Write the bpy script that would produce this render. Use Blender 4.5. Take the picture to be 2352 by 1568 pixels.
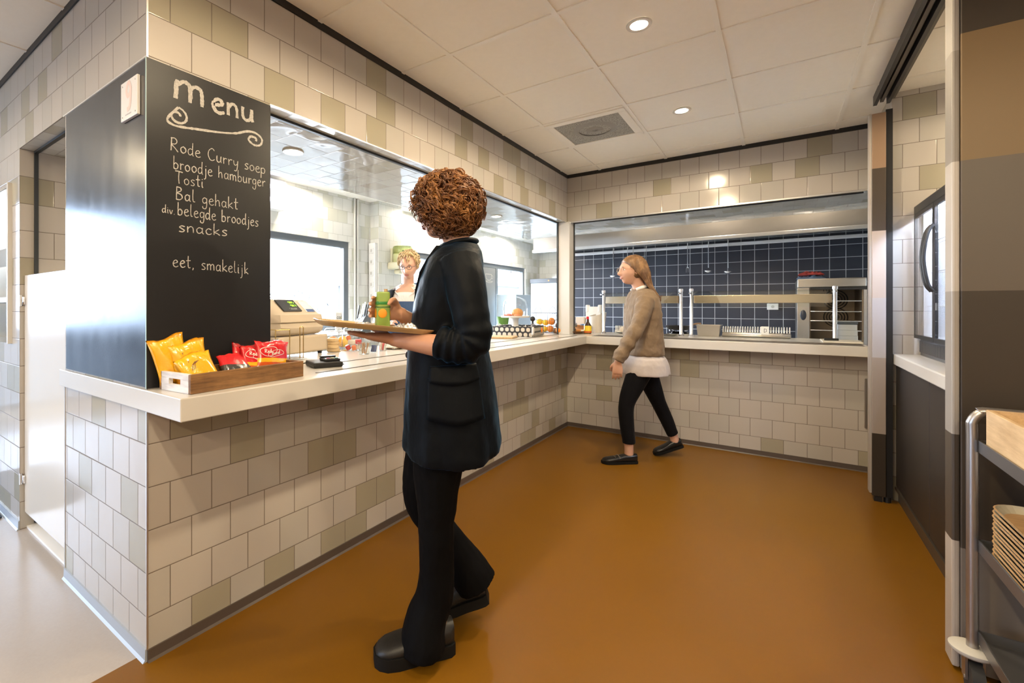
import bpy, bmesh, math, random
from mathutils import Vector, Matrix, noise
PI = math.pi
for _o in list(bpy.data.objects): bpy.data.objects.remove(_o, do_unlink=True)
SC = bpy.context.scene
COL = SC.collection

# ------------------------------------------------------------------ camera
cam = bpy.data.cameras.new('camera'); camo = bpy.data.objects.new('camera', cam); COL.objects.link(camo)
camo.location = (1.77915, -0.69815, 1.23341)
camo.rotation_euler = (PI/2, 0, 0.62532)
cam.sensor_width = 36; cam.lens = 1063.7/2352*36
cam.shift_x = (1176-1021.9)/2352; cam.shift_y = -(784-703.4)/2352
cam.clip_start = .02; cam.clip_end = 200
SC.camera = camo

# ------------------------------------------------------------------ world, exposure, light
SC.view_settings.view_transform = 'Standard'; SC.view_settings.look = 'None'
SC.view_settings.gamma = 1; SC.view_settings.use_curve_mapping = False
SC.view_settings.exposure = 1.40
W = bpy.data.worlds.new('sky'); SC.world = W; W.use_nodes = True
wt = W.node_tree; bg = wt.nodes['Background']
bg.inputs[0].default_value = (.78, .88, 1.0, 1)
bg.inputs[1].default_value = 18.0

def portal(name, loc, rot, sx, sy):
    l = bpy.data.lights.new(name, 'AREA'); l.shape = 'RECTANGLE'; l.size = sx; l.size_y = sy
    l.cycles.is_portal = True
    o = bpy.data.objects.new(name, l); o.location = loc; o.rotation_euler = rot; COL.objects.link(o)
portal('daylight_portal_counter_window', (-2.62, 2.15, 1.5), (0, -PI/2, 0), 1.3, 2.2)
portal('daylight_portal_kitchen_window', (-2.62, 6.16, 1.45), (0, -PI/2, 0), 1.4, 4.1)
portal('daylight_portal_hall', (-4.95, -2.6, 1.3), (0, -PI/2, 0), 2.3, 4.2)
portal('daylight_portal_added_window', (-2.9, -4.95, 1.5), (PI/2, 0, 0), 3.4, 1.9)
WARM = (1.0, .80, .52)
# ------------------------------------------------------------------ helpers
def link(o, parent=None):
    COL.objects.link(o)
    if parent: o.parent = parent
    return o
class MB:
    def __init__(s): s.bm = bmesh.new(); s.n = 0
    def _set(s, mi, f0):
        s.bm.faces.ensure_lookup_table()
        for f in s.bm.faces[f0:]: f.material_index = mi
    def box(s, a, b, bev=0, seg=2, mi=0, rot=0, about=None):
        f0 = len(s.bm.faces)
        r = bmesh.ops.create_cube(s.bm, size=1)
        vs = r['verts']
        c = Vector([(a[i]+b[i])/2 for i in range(3)]); d = Vector([abs(b[i]-a[i]) for i in range(3)])
        for v in vs: v.co = Vector((v.co.x*d.x, v.co.y*d.y, v.co.z*d.z)) + c
        if bev > 0:
            es = list({e for v in vs for e in v.link_edges})
            r = bmesh.ops.bevel(s.bm, geom=es, offset=min(bev, min(d)*.49), segments=seg, affect='EDGES', profile=.5)
            vs = list({v for f in s.bm.faces[f0:] for v in f.verts}) if False else vs
        s._set(mi, f0)
        if rot:
            s.bm.faces.ensure_lookup_table()
            allv = {v for f in s.bm.faces[f0:] for v in f.verts}
            M = Matrix.Rotation(rot, 3, 'Z'); ab = Vector(about) if about else c
            for v in allv: v.co = M @ (v.co-ab) + ab
        return s
    def tube(s, pts, r, n=8, mi=0, cap=True, closed=False, squash=None):
        pts = [Vector(p) for p in pts]; N = len(pts)
        rr = r if isinstance(r, (list, tuple)) else [r]*N
        f0 = len(s.bm.faces); rings = []; up = None
        for i, p in enumerate(pts):
            t = (pts[(i+1) % N]-pts[i-1]) if closed else (pts[min(i+1, N-1)]-pts[max(i-1, 0)])
            if t.length < 1e-9: t = Vector((0, 0, 1))
            t.normalize()
            if up is None:
                up = Vector((0, 0, 1)) if abs(t.z) < .9 else Vector((1, 0, 0))
            a = t.cross(up)
            if a.length < 1e-6: a = t.cross(Vector((.3, 1, .2)))
            a.normalize(); b = a.cross(t).normalized(); up = b
            q = rr[i]; qa, qb = (q if isinstance(q, tuple) else (q, q))
            rings.append([s.bm.verts.new(p + a*(qa*math.cos(2*PI*k/n)) + b*(qb*math.sin(2*PI*k/n))) for k in range(n)])
        for i in range(N if closed else N-1):
            A, B = rings[i], rings[(i+1) % N]
            for k in range(n): s.bm.faces.new((A[k], A[(k+1) % n], B[(k+1) % n], B[k]))
        if cap and not closed:
            s.bm.faces.new(rings[0][::-1]); s.bm.faces.new(rings[-1])
        s._set(mi, f0); return s
    def cyl(s, p0, p1, r, n=20, mi=0, r2=None):
        return s.tube([p0, p1], [r, r if r2 is None else r2], n, mi)
    def lathe(s, prof, c=(0, 0, 0), n=28, mi=0, sx=1, sy=1):
        f0 = len(s.bm.faces); rings = []
        for (r, z) in prof:
            if r < 1e-6: rings.append([s.bm.verts.new((c[0], c[1], c[2]+z))])
            else: rings.append([s.bm.verts.new((c[0]+sx*r*math.cos(2*PI*k/n), c[1]+sy*r*math.sin(2*PI*k/n), c[2]+z)) for k in range(n)])
        for A, B in zip(rings, rings[1:]):
            if len(A) == 1 and len(B) == 1: continue
            for k in range(n):
                k2 = (k+1) % n
                if len(A) == 1: s.bm.faces.new((A[0], B[k2], B[k]))
                elif len(B) == 1: s.bm.faces.new((A[k], A[k2], B[0]))
                else: s.bm.faces.new((A[k], A[k2], B[k2], B[k]))
        s._set(mi, f0); return s
    def loft(s, rings, mi=0, cap=True, closed=True):
        f0 = len(s.bm.faces)
        R = [[s.bm.verts.new(p) for p in r] for r in rings]
        n = len(R[0])
        for A, B in zip(R, R[1:]):
            for k in range(n if closed else n-1): s.bm.faces.new((A[k], A[(k+1) % n], B[(k+1) % n], B[k]))
        if cap and closed: s.bm.faces.new(R[0][::-1]); s.bm.faces.new(R[-1])
        s._set(mi, f0); return s
    def prism(s, poly, axis, a, b, mi=0):
        def P(q, t):
            if axis == 'x': return (t, q[0], q[1])
            if axis == 'y': return (q[0], t, q[1])
            return (q[0], q[1], t)
        return s.loft([[P(q, a) for q in poly], [P(q, b) for q in poly]], mi)
    def ball(s, c, r, n=16, m=10, mi=0, M=None):
        f0 = len(s.bm.faces)
        rx, ry, rz = r if isinstance(r, tuple) else (r, r, r)
        ret = bmesh.ops.create_uvsphere(s.bm, u_segments=n, v_segments=m, radius=1)
        for v in ret['verts']:
            q = Vector((v.co.x*rx, v.co.y*ry, v.co.z*rz))
            if M: q = M @ q
            v.co = q + Vector(c)
        s._set(mi, f0); return s
    def quad(s, pts, mi=0):
        f = s.bm.faces.new([s.bm.verts.new(p) for p in pts]); f.material_index = mi; return s
    def xf(s, M):
        for v in s.bm.verts: v.co = M @ v.co
        return s
    def build(s, name, m, parent=None, smooth=None, loc=None):
        bmesh.ops.recalc_face_normals(s.bm, faces=list(s.bm.faces))
        me = bpy.data.meshes.new(name); s.bm.to_mesh(me); s.bm.free()
        for q in (m if isinstance(m, (list, tuple)) else [m]): me.materials.append(q)
        if smooth is not None:
            for p in me.polygons: p.use_smooth = True
            if smooth < 180: 
                try: me.set_sharp_from_angle(angle=math.radians(smooth))
                except Exception: pass
        o = bpy.data.objects.new(name, me)
        if loc: o.location = loc
        return link(o, parent)
def tag(o, label=None, cat=None, group=None, kind=None):
    if label: o['label'] = label
    if cat: o['category'] = cat
    if group: o['group'] = group
    if kind: o['kind'] = kind
    return o
def thing(name, label, cat, loc=(0, 0, 0), rz=0, group=None):
    o = bpy.data.objects.new(name, None); o.empty_display_size = .05
    o.location = loc; o.rotation_euler = (0, 0, rz); COL.objects.link(o)
    return tag(o, label, cat, group)
def struct(name, mb, m, parent=None, smooth=None):
    o = mb.build(name, m, parent, smooth)
    if not parent: o['kind'] = 'structure'
    return o
def dup(root, loc, rz=0, label=None):
    r = root.copy(); COL.objects.link(r); r.location = loc; r.rotation_euler = (0, 0, rz)
    if label: r['label'] = label
    for ch in list(root.children):
        c = ch.copy(); COL.objects.link(c); c.parent = r
        for g in ch.children:
            d = g.copy(); COL.objects.link(d); d.parent = c
    return r
def vlerp(a, b, t): return Vector(a)*(1-t)+Vector(b)*t
def spline(pts, k=6):
    P = [Vector(p) for p in pts]; out = []
    for i in range(len(P)-1):
        a, b, c, d = P[max(i-1, 0)], P[i], P[i+1], P[min(i+2, len(P)-1)]
        for j in range(k):
            t = j/k
            out.append(.5*((2*b)+(c-a)*t+(2*a-5*b+4*c-d)*t*t+(3*b-a-3*c+d)*t**3))
    out.append(P[-1]); return out

# ------------------------------------------------------------------ materials
MC = {}
class NT:
    def __init__(s, name):
        s.m = bpy.data.materials.new(name); s.m.use_nodes = True
        s.t = s.m.node_tree; s.p = s.t.nodes['Principled BSDF']; s.out = s.t.nodes['Material Output']
    def n(s, typ, **kw):
        x = s.t.nodes.new(typ)
        for k, v in kw.items(): setattr(x, k, v)
        return x
    def l(s, a, b): s.t.links.new(a, b)
    def math(s, op, a, b=None, c=None):
        x = s.n('ShaderNodeMath', operation=op)
        for i, v in enumerate((a, b, c)):
            if v is None: continue
            if isinstance(v, (int, float)): x.inputs[i].default_value = v
            else: s.l(v, x.inputs[i])
        return x.outputs[0]
    def mix(s, f, a, b):
        x = s.n('ShaderNodeMix', data_type='RGBA')
        for i, v in ((0, f), (6, a), (7, b)):
            if isinstance(v, (int, float)): x.inputs[i].default_value = v
            elif isinstance(v, tuple): x.inputs[i].default_value = (*v[:3], 1)
            else: s.l(v, x.inputs[i])
        return x.outputs[2]
    def coords(s, kind='Object', scale=(1, 1, 1)):
        c = s.n('ShaderNodeTexCoord'); mp = s.n('ShaderNodeMapping'); mp.inputs['Scale'].default_value = scale
        s.l(c.outputs[kind], mp.inputs[0]); return mp.outputs[0]
    def noise(s, sc=5, det=3, rough=.5, vec=None):
        x = s.n('ShaderNodeTexNoise'); x.inputs['Scale'].default_value = sc; x.inputs['Detail'].default_value = det
        x.inputs['Roughness'].default_value = rough
        if vec: s.l(vec, x.inputs['Vector'])
        return x.outputs['Fac']
    def ramp(s, f, stops, interp='LINEAR'):
        x = s.n('ShaderNodeValToRGB'); x.color_ramp.interpolation = interp
        e = x.color_ramp.elements
        while len(e) < len(stops): e.new(.5)
        for i, (p, c) in enumerate(stops):
            e[i].position = p; e[i].color = (*c[:3], 1) if isinstance(c, tuple) else (c, c, c, 1)
        s.l(f, x.inputs[0]); return x.outputs[0]
    def bump(s, h, strength=.3, dist=.01):
        x = s.n('ShaderNodeBump'); x.inputs['Strength'].default_value = strength; x.inputs['Distance'].default_value = dist
        s.l(h, x.inputs['Height']); s.l(x.outputs[0], s.p.inputs['Normal']); return x
    def set(s, **kw):
        for k, v in kw.items():
            k = {'base': 'Base Color', 'rough': 'Roughness', 'metal': 'Metallic', 'spec': 'Specular IOR Level', 'coat': 'Coat Weight', 'sheen': 'Sheen Weight',
                 'trans': 'Transmission Weight', 'ior': 'IOR', 'alpha': 'Alpha', 'emit': 'Emission Color', 'estr': 'Emission Strength', 'sss': 'Subsurface Weight', 'croug': 'Coat Roughness', 'aniso': 'Anisotropic', 'srough': 'Sheen Roughness', 'stint': 'Sheen Tint'}.get(k, k)
            i = s.p.inputs[k]
            if isinstance(v, tuple): i.default_value = (*v[:3], 1)
            elif isinstance(v, (int, float)): i.default_value = v
            else: s.l(v, i)
        return s
def mat(name, base, rough=.5, metal=0, var=0, vsc=8, bump=0, bsc=60, **kw):
    if name in MC: return MC[name]
    t = NT(name); t.set(base=base, rough=rough, metal=metal, **kw)
    if var:
        f = t.noise(vsc, 4, .6, t.coords())
        t.set(base=t.mix(f, tuple(c*(1-var) for c in base), tuple(min(1, c*(1+var)) for c in base)))
    if bump: t.bump(t.noise(bsc, 3, .6, t.coords()), bump, .004)
    MC[name] = t.m; return t.m
def emat(name, col, strength):
    if name in MC: return MC[name]
    t = NT(name); t.set(base=(0, 0, 0), emit=col, estr=strength); MC[name] = t.m; return t.m
def glass(name, tint=(1, 1, 1), rough=0, refl=1.0):
    if name in MC: return MC[name]
    t = NT(name); t.t.nodes.remove(t.p)
    tr = t.n('ShaderNodeBsdfTransparent'); tr.inputs[0].default_value = (*tint, 1)
    gl = t.n('ShaderNodeBsdfGlossy'); gl.inputs['Roughness'].default_value = rough
    lw = t.n('ShaderNodeNewGeometry'); dt = t.n('ShaderNodeVectorMath', operation='DOT_PRODUCT'); t.l(lw.outputs['Normal'], dt.inputs[0]); t.l(lw.outputs['Incoming'], dt.inputs[1])
    f5 = t.math('POWER', t.math('SUBTRACT', 1, t.math('ABSOLUTE', dt.outputs['Value'])), 5)
    mx = t.n('ShaderNodeMixShader'); t.l(t.math('MULTIPLY', t.math('MULTIPLY_ADD', f5, .95, .045), refl), mx.inputs[0])
    t.l(tr.outputs[0], mx.inputs[1]); t.l(gl.outputs[0], mx.inputs[2]); t.l(mx.outputs[0], t.out.inputs[0])
    MC[name] = t.m; return t.m
def tile_mat(name, cols, mortar, w=.1506, h=.1502, v0=.1525, joint=.0016, offset=.5, rough=.12, seed=0, wave=.0, u0=0, shares=(.55, .8), spec=.5):
    t = NT(name)
    g = t.n('ShaderNodeNewGeometry'); sp = t.n('ShaderNodeSeparateXYZ'); t.l(g.outputs['Position'], sp.inputs[0])
    sn = t.n('ShaderNodeSeparateXYZ'); t.l(g.outputs['True Normal'], sn.inputs[0])
    isx = t.math('GREATER_THAN', t.math('ABSOLUTE', sn.outputs[0]), .6)
    isz = t.math('GREATER_THAN', t.math('ABSOLUTE', sn.outputs[2]), .6)
    x, y, z = sp.outputs
    def sel(f, a, b):  # f?a:b
        q = t.n('ShaderNodeMix', data_type='FLOAT'); t.l(f, q.inputs[0]); t.l(b, q.inputs[2]); t.l(a, q.inputs[3]); return q.outputs[0]
    u = sel(isx, y, x); v = sel(isz, y, z)
    vv = t.math('DIVIDE', t.math('SUBTRACT', v, v0), h); row = t.math('FLOOR', vv)
    par = t.math('MULTIPLY', t.math('FLOORED_MODULO', t.math('ADD', row, 1), 2), offset)
    uu = t.math('ADD', t.math('DIVIDE', t.math('SUBTRACT', u, u0), w), par); cl = t.math('FLOOR', uu)
    fu = t.math('FRACT', uu); fv = t.math('FRACT', vv)
    eu = t.math('MULTIPLY', t.math('MINIMUM', fu, t.math('SUBTRACT', 1, fu)), w)
    ev = t.math('MULTIPLY', t.math('MINIMUM', fv, t.math('SUBTRACT', 1, fv)), h)
    e = t.math('MINIMUM', eu, ev)
    cb = t.n('ShaderNodeCombineXYZ'); t.l(cl, cb.inputs[0]); t.l(row, cb.inputs[1]); t.l(t.math('ADD', t.math('MULTIPLY', isx, 7.3), seed), cb.inputs[2])
    wn = t.n('ShaderNodeTexWhiteNoise', noise_dimensions='3D'); t.l(cb.outputs[0], wn.inputs[0])
    if len(cols) == 1: c = cols[0]
    else: c = t.ramp(wn.outputs[0], [(0, cols[0])]+[(shares[i], cols[i+1]) for i in range(len(cols)-1)], 'CONSTANT')
    isj = t.math('LESS_THAN', e, joint)
    t.set(base=t.mix(isj, c, mortar), rough=t.math('ADD', rough, t.math('MULTIPLY', isj, .5)), spec=spec)
    hgt = t.math('MINIMUM', t.math('DIVIDE', e, joint*2.2), 1)
    if wave:
        off = t.n('ShaderNodeVectorMath', operation='SCALE'); t.l(wn.outputs['Color'], off.inputs[0]); off.inputs[3].default_value = 5
        ad = t.n('ShaderNodeVectorMath', operation='ADD'); t.l(g.outputs['Position'], ad.inputs[0]); t.l(off.outputs[0], ad.inputs[1])
        nz = t.noise(5, 1, .4, ad.outputs[0])
        hgt = t.math('ADD', hgt, t.math('MULTIPLY', nz, wave))
    t.bump(hgt, .5, .0012)
    MC[name] = t.m; return t.m

TL = (.47, .435, .40); TM = (.44, .415, .38); TD = (.35, .32, .25)
M_TILE = tile_mat('wall_tile', [TL, TM, TD], (.16, .13, .11), rough=.13, wave=1.2, spec=.38)
M_SOFF = tile_mat('soffit_tile', [(.54, .53, .50), (.51, .50, .46), (.44, .42, .36)], (.20, .18, .16), rough=.05, wave=6, joint=.0018)
M_TILEK = tile_mat('kitchen_tile', [(.74, .74, .70), (.70, .70, .66), (.62, .62, .54)], (.42, .42, .38), rough=.12, seed=3, wave=1)
M_BLUE = tile_mat('blue_tile', [(.030, .036, .055)], (.42, .45, .48), w=.15, h=.15, v0=.02, joint=.0035, offset=0, rough=.3, u0=.02)
M_WHITE = mat('white_paint', (.74, .72, .68), .55)
M_WHITEG = mat('white_laminate', (.62, .60, .57), .22, spec=.5)
M_CEIL = mat('ceiling_board', (.90, .86, .78), .9, var=.03, vsc=30, bump=.08, bsc=220)
M_TBAR = mat('ceiling_bar', (.88, .85, .78), .5)
M_BLACK = mat('black_trim', (.008, .008, .009), .45)
M_SKIRT = mat('skirting_grey', (.085, .065, .055), .4)
M_SKIRT_DAYLIT = mat('skirting_daylit', (.36, .40, .46), .35)  # same skirting as the grey one, daylight put into its colour
M_STEEL = mat('brushed_steel', (.52, .50, .47), .28, 1, var=.06, vsc=3)
M_CHROME = mat('chrome', (.75, .75, .76), .12, 1)
M_GLASS = glass('clear_glass'); M_GLASSG = glass('green_edge_glass', (.965, .985, .975))
M_GREYF = mat('grey_window_frame', (.14, .16, .18), .4)
M_PLBLK = mat('black_plastic', (.014, .014, .015), .4)
M_PLWH = mat('white_plastic', (.80, .80, .78), .35)
M_ALU = mat('aluminium', (.62, .62, .62), .35, .9)
# ================================================================== setting
L = 3.931; XR = 2.316; CZ = 2.59; LZ = 2.105; WX = -2.55
def lino(name, c1, c2, rough):
    t = NT(name); co = t.coords('Object')
    a = t.noise(1.6, 5, .6, co); b = t.noise(70, 4, .7, co)
    f = t.math('ADD', t.math('MULTIPLY', a, .6), t.math('MULTIPLY', b, .4))
    t.set(base=t.mix(t.ramp(f, [(.2, 0.0), (.8, 1.0)]), c1, c2), spec=.45 if 'beige' in name else .30)
    t.set(rough=rough); return t.m
M_FLOOR = lino('orange_lino', (.172, .072, .0030), (.190, .081, .0036), .38)
M_FLOORL = lino('beige_lino', (.38, .34, .31), (.45, .41, .38), .22)
M_FLOORK = mat('kitchen_floor', (.55, .55, .53), .3)
m = MB(); m.box((-.05, -5, -.1), (5, 4.0, 0)); struct('floor', m, M_FLOOR)
m = MB(); m.box((-5.0, -5, -.1), (-.05, .03, 0)); struct('floor_hall', m, M_FLOORL)
m = MB(); m.box((-2.7, .03, -.1), (-.05, 9, 0)); m.box((-.05, 4.0, -.1), (3.1, 9, 0)); struct('floor_kitchen', m, M_FLOORK)
m = MB(); m.box((-5.0, -5, CZ), (5, .87, CZ+.1)); m.box((-2.69, .87, CZ), (5, 9, CZ+.1)); struct('ceiling', m, M_CEIL)
m = MB()
for i in range(-9, 8):
    x = .337+.6*i; 
    if -5 < x < 5: m.box((x-.012, -4.9, CZ-.006), (x+.012, 8.9 if x > -2.5 else .8, CZ))
for j in range(-11, 13):
    y = 1.341+.6*j
    if -5 < y < 9: m.box((-4.9 if y < .8 else -2.5, y-.012, CZ-.0055), (4.9, y+.012, CZ))
struct('trim_ceiling_grid', m, M_TBAR)
# --- low counter wall along A, B and the pier
m = MB(); m.box((-.12, .478, 0), (0, L+.12, .868)); struct('wall_counter', m, M_TILE)
m = MB(); m.box((0, L, 0), (2.9, L+.12, .868)); struct('wall_back', m, M_TILE)
m = MB(); m.box((-.8565, 0, 0), (0, .478, LZ)); struct('wall_pier', m, M_TILE)
# --- upper tiled band with its glossy tiled soffit
m = MB(); m.box((-.88, 0, LZ), (0, 4.83, CZ)); m.box((0, L, LZ), (2.9, 4.83, CZ)); m.box((-5.0, 0, LZ), (-.88, .30, CZ))
o = m.build('wall_upper', [M_TILE, M_SOFF]); o['kind'] = 'structure'
for p in o.data.polygons:
    if p.normal.z < -.5: p.material_index = 1
# --- black trim strip under the ceiling
m = MB(); m.box((-5.0, -.006, 2.556), (.006, 0, CZ)); m.box((0, -.006, 2.556), (.006, L, CZ)); m.box((0, L-.006, 2.556), (XR, L, CZ))
struct('trim_black_strip', m, M_BLACK)
# --- thin metal edge strips
m = MB(); m.box((-.003, -.003, .042), (.003, .003, .868)); m.box((-.003, -.003, LZ), (.003, .003, 2.556))
m.box((-.003, .478, LZ-.006), (.003, L, LZ)); m.box((-.88, -.003, LZ-.006), (.003, .003, LZ)); m.box((0, L-.003, LZ-.012), (XR, L+.004, LZ))
m.box((-.860, -.003, .0), (-.8545, .003, .868))
struct('trim_tile_edge', m, M_ALU)
# --- skirting
m = MB(); m.prism([(0, 0), (.014, 0), (.007, .008), (.006, .042), (0, .042)], 'y', 0, L); struct('baseboard_counter', m, M_SKIRT)
m = MB(); m.prism([(L, 0), (L-.014, 0), (L-.007, .008), (L-.006, .042), (L, .042)], 'x', 0, XR); struct('baseboard_back', m, M_SKIRT)
m = MB(); m.prism([(0, 0), (-.014, 0), (-.007, .008), (-.006, .045), (0, .045)], 'x', -.8565, 0); struct('baseboard_left', m, M_SKIRT_DAYLIT)
# --- corner post and the guide channels of the hatch
m = MB(); m.box((-.085, L-.03, .945), (.035, L+.10, LZ), .004); struct('trim_hatch_post', m, M_WHITEG)
m = MB(); m.box((-.10, .478, LZ-.012), (-.082, L, LZ-.0005)); m.box((-.099, L-.042, .945), (-.083, L-.028, LZ-.012))
m.box((.036, L+.082, .945), (.046, L+.098, LZ)); m.box((.036, L+.09, LZ-.01), (2.3, L+.105, LZ-.0005))
m.box((-1.62, .06, LZ-.012), (-.8565, .078, LZ-.0005)); m.box((-1.62, .06, .02), (-1.606, .078, LZ-.012))
struct('trim_hatch_guide', m, mat('dark_guide', (.045, .05, .055), .4, .5))
# --- left of the door: jamb wall, niche opening, corridor wall
m = MB(); m.box((-1.80, 0, 0), (-1.62, .30, LZ)); m.box((-5.0, 0, 0), (-1.80, .12, 1.02)); m.box((-5.0, 0, 1.93), (-1.80, .12, LZ)); m.box((-5.0, .75, 0), (-1.80, .87, LZ))
m.box((-1.80, .30, 0), (-1.62, 1.10, CZ)); struct('wall_left', m, M_TILE)
m = MB(); m.prism([(0, 0), (-.014, 0), (-.007, .008), (-.006, .05), (0, .05)], 'x', -5.0, -1.62); struct('baseboard_hall', m, M_SKIRT_DAYLIT)
m = MB(); m.box((-1.80, -.02, 1.02), (-1.775, .005, 1.94), .003); struct('trim_niche_edge', m, M_WHITEG)
# --- kitchen walls
m = MB(); m.box((WX, 1.10, 0), (-1.80, 1.22, CZ)); struct('wall_kitchen_south', m, M_TILEK)
W1 = (1.30, 3.28, .95, 2.03); W2 = (4.20, 8.20, .0, 2.03)
m = MB()
m.box((WX-.14, 1.10, 0), (WX, W1[0], CZ)); m.box((WX-.14, W1[0], 0), (WX, W1[1], W1[2])); m.box((WX-.14, W1[0], W1[3]), (WX, W1[1], CZ))
m.box((WX-.14, W1[1], 0), (WX, W2[0], CZ)); m.box((WX-.14, W2[0], W2[3]), (WX, W2[1], CZ)); m.box((WX-.14, W2[1], 0), (WX, 9.0, CZ))
struct('wall_kitchen_windows', m, M_TILEK)
m = MB(); m.box((WX, 3.636, 0), (-2.40, 4.08, CZ)); struct('wall_kitchen_column', m, M_TILEK)
m = MB(); m.box((WX, 8.9, 0), (-.95, 9.02, CZ)); struct('wall_kitchen_back', m, M_TILEK)
m = MB(); m.box((-.95, 6.54, 0), (3.0, 6.66, CZ)); m.box((-.95, 6.66, 0), (-.85, 9.0, CZ)); struct('wall_kitchen_blue', m, M_BLUE)
m = MB(); m.box((2.9, L, 0), (3.0, 6.6, CZ)); struct('wall_kitchen_right', m, M_TILEK)
# --- hall shell behind and left of the camera
m = MB(); m.box((-5.1, -5, 0), (-5.0, -4.8, CZ)); m.box((-5.1, -4.8, 0), (-5.0, -.45, .10)); m.box((-5.1, -4.8, 2.45), (-5.0, -.45, CZ)); m.box((-5.1, -.45, 0), (-5.0, .9, CZ))
struct('wall_hall_left', m, M_WHITE)
m = MB(); m.box((-5.1, -5.1, 0), (-4.6, -5, CZ)); m.box((-4.6, -5.1, 0), (-1.2, -5, .55)); m.box((-4.6, -5.1, 2.45), (-1.2, -5, CZ)); m.box((-1.2, -5.1, 0), (5.1, -5, CZ)); struct('wall_hall_rear', m, M_WHITE)
m = MB(); m.box((5, -5, 0), (5.1, 3.5, CZ)); struct('wall_hall_right', m, M_WHITE)
m = MB(); m.box((2.359, 3.36, 0), (5.1, 3.925, CZ)); struct('wall_alcove', m, M_TILE)
def window(n, y0, y1, z0, z1, x, mull, fr=.075, dep=.07, pane=None):
    f = MB()
    f.box((x-dep, y0, z0), (x, y0+fr, z1)); f.box((x-dep, y1-fr, z0), (x, y1, z1))
    f.box((x-dep, y0+fr, z1-fr), (x, y1-fr, z1)); f.box((x-dep, y0+fr, z0), (x, y1-fr, z0+fr))
    for q, w in mull: f.box((x-dep, q-w/2, z0+fr), (x, q+w/2, z1-fr))
    fo = struct('window_%d' % n, f, M_GREYF)
    g = MB(); g.box((x-dep*.6, y0+fr, z0+fr), (x-dep*.6+.004, y1-fr, z1-fr)); g.build('pane', pane or M_GLASS, fo)
    return fo
window(1, *W1, WX-.03, [])
f = MB(); f.box((-4.6, -5.08, .55), (-4.53, -5.02, 2.45)); f.box((-1.27, -5.08, .55), (-1.2, -5.02, 2.45)); f.box((-4.53, -5.08, .55), (-1.27, -5.02, .62)); f.box((-4.53, -5.08, 2.38), (-1.27, -5.02, 2.45)); f.box((-2.93, -5.08, .62), (-2.87, -5.02, 2.38))
fo = struct('window_4', f, M_GREYF); g = MB(); g.box((-4.53, -5.055, .62), (-1.27, -5.05, 2.38)); g.build('pane', glass('dimming_glass', (.40, .43, .47)), fo)  # unseen rear window, added to brighten the upper left wall
w2 = window(2, W2[0], W2[1], .02, W2[3], WX-.03, [(4.92, .09), (6.30, .08), (7.03, .08)])
window(3, -4.8, -.45, .10, 2.45, -5.02, [(-3.4, .06), (-2.0, .06)], pane=glass('dimming_glass', (.42, .45, .50)))  # pane tint added to hold back the hall daylight
# ================================================================== ceiling lamps
def downlight(x, y, z, power, label, group, col=WARM, ang=173):
    t = thing('recessed_downlight', label, 'ceiling light', (x, y, z), 0, group)
    r = MB(); r.lathe([(.040, -.002), (.056, -.004), (.058, 0), (.058, .004), (.040, .004), (.040, -.002)], n=32); r.build('trim_ring', M_WHITEG, t, 40)
    d = MB(); d.lathe([(0, .0025), (.040, .0025)], n=32); d.build('lens', emat('lamp_lens', (1, .86, .66), 45), t)
    l = bpy.data.lights.new('downlight', 'SPOT'); l.energy = power; l.color = col; l.spot_size = math.radians(ang); l.spot_blend = .22; l.shadow_soft_size = .045
    lo = bpy.data.objects.new('downlight_beam', l); lo.location = (0, 0, -.012); link(lo, t)
    return t
PW = 36
for x, y, lb in ((1.233, 1.651, 'round recessed downlight in the main ceiling, nearer of the two lit ones by the vent'),
                 (1.233, 2.853, 'round recessed downlight beside the ceiling vent, farther of the two in the main ceiling')):
    downlight(x, y, CZ-.006, PW if y < 2 else PW*.62, lb, 'downlights in the main ceiling')
for x, y in ((1.233, .45), (1.233, -.75), (2.6, -1.2), (1.233, -2.6), (3.4, -2.6), (-1.2, -1.6), (-3.0, -1.6), (3.1, 2.5), (4.2, -.6)):  # unseen lamps, most added as soft fill for the walls
    downlight(x, y, CZ-.006, (PW*.6 if x > 3 else PW*.55) if y > 0 else 33, 'unseen round downlight added in the ceiling outside the picture', 'added downlights outside the picture')
for x, y, lb in ((-.435, .912, 'round downlight set in the glossy tiled soffit above the cash register'),
                 (-.435, 2.06, 'round downlight set in the glossy tiled soffit, middle of its row'),
                 (-.435, 3.217, 'round downlight set in the glossy tiled soffit near the white hatch post')):
    downlight(x, y, LZ-.004, 4, lb, 'downlights in the tiled soffit')
for x, y, lb in ((-2.30, 2.413, 'small kitchen downlight above the left grey-framed window'),
                 (-2.30, 4.25, 'small kitchen downlight above the tiled column by the windows'),
                 (-2.0, 5.3, 'small kitchen downlight over the middle of the long window'),
                 (-1.836, 6.956, 'small kitchen downlight over the far end, nearer of that pair'),
                 (-2.219, 7.111, 'small kitchen downlight over the far end, close to the window wall')):
    downlight(x, y, CZ-.006, 16, lb, 'downlights in the kitchen ceiling', (1, .86, .68))
for x in (.35, 1.2, 2.05):
    downlight(x, 5.0, CZ-.006, 6, 'round downlight in the kitchen ceiling above the cooking line', 'downlights over the cooking line', (1, .86, .68))
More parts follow.
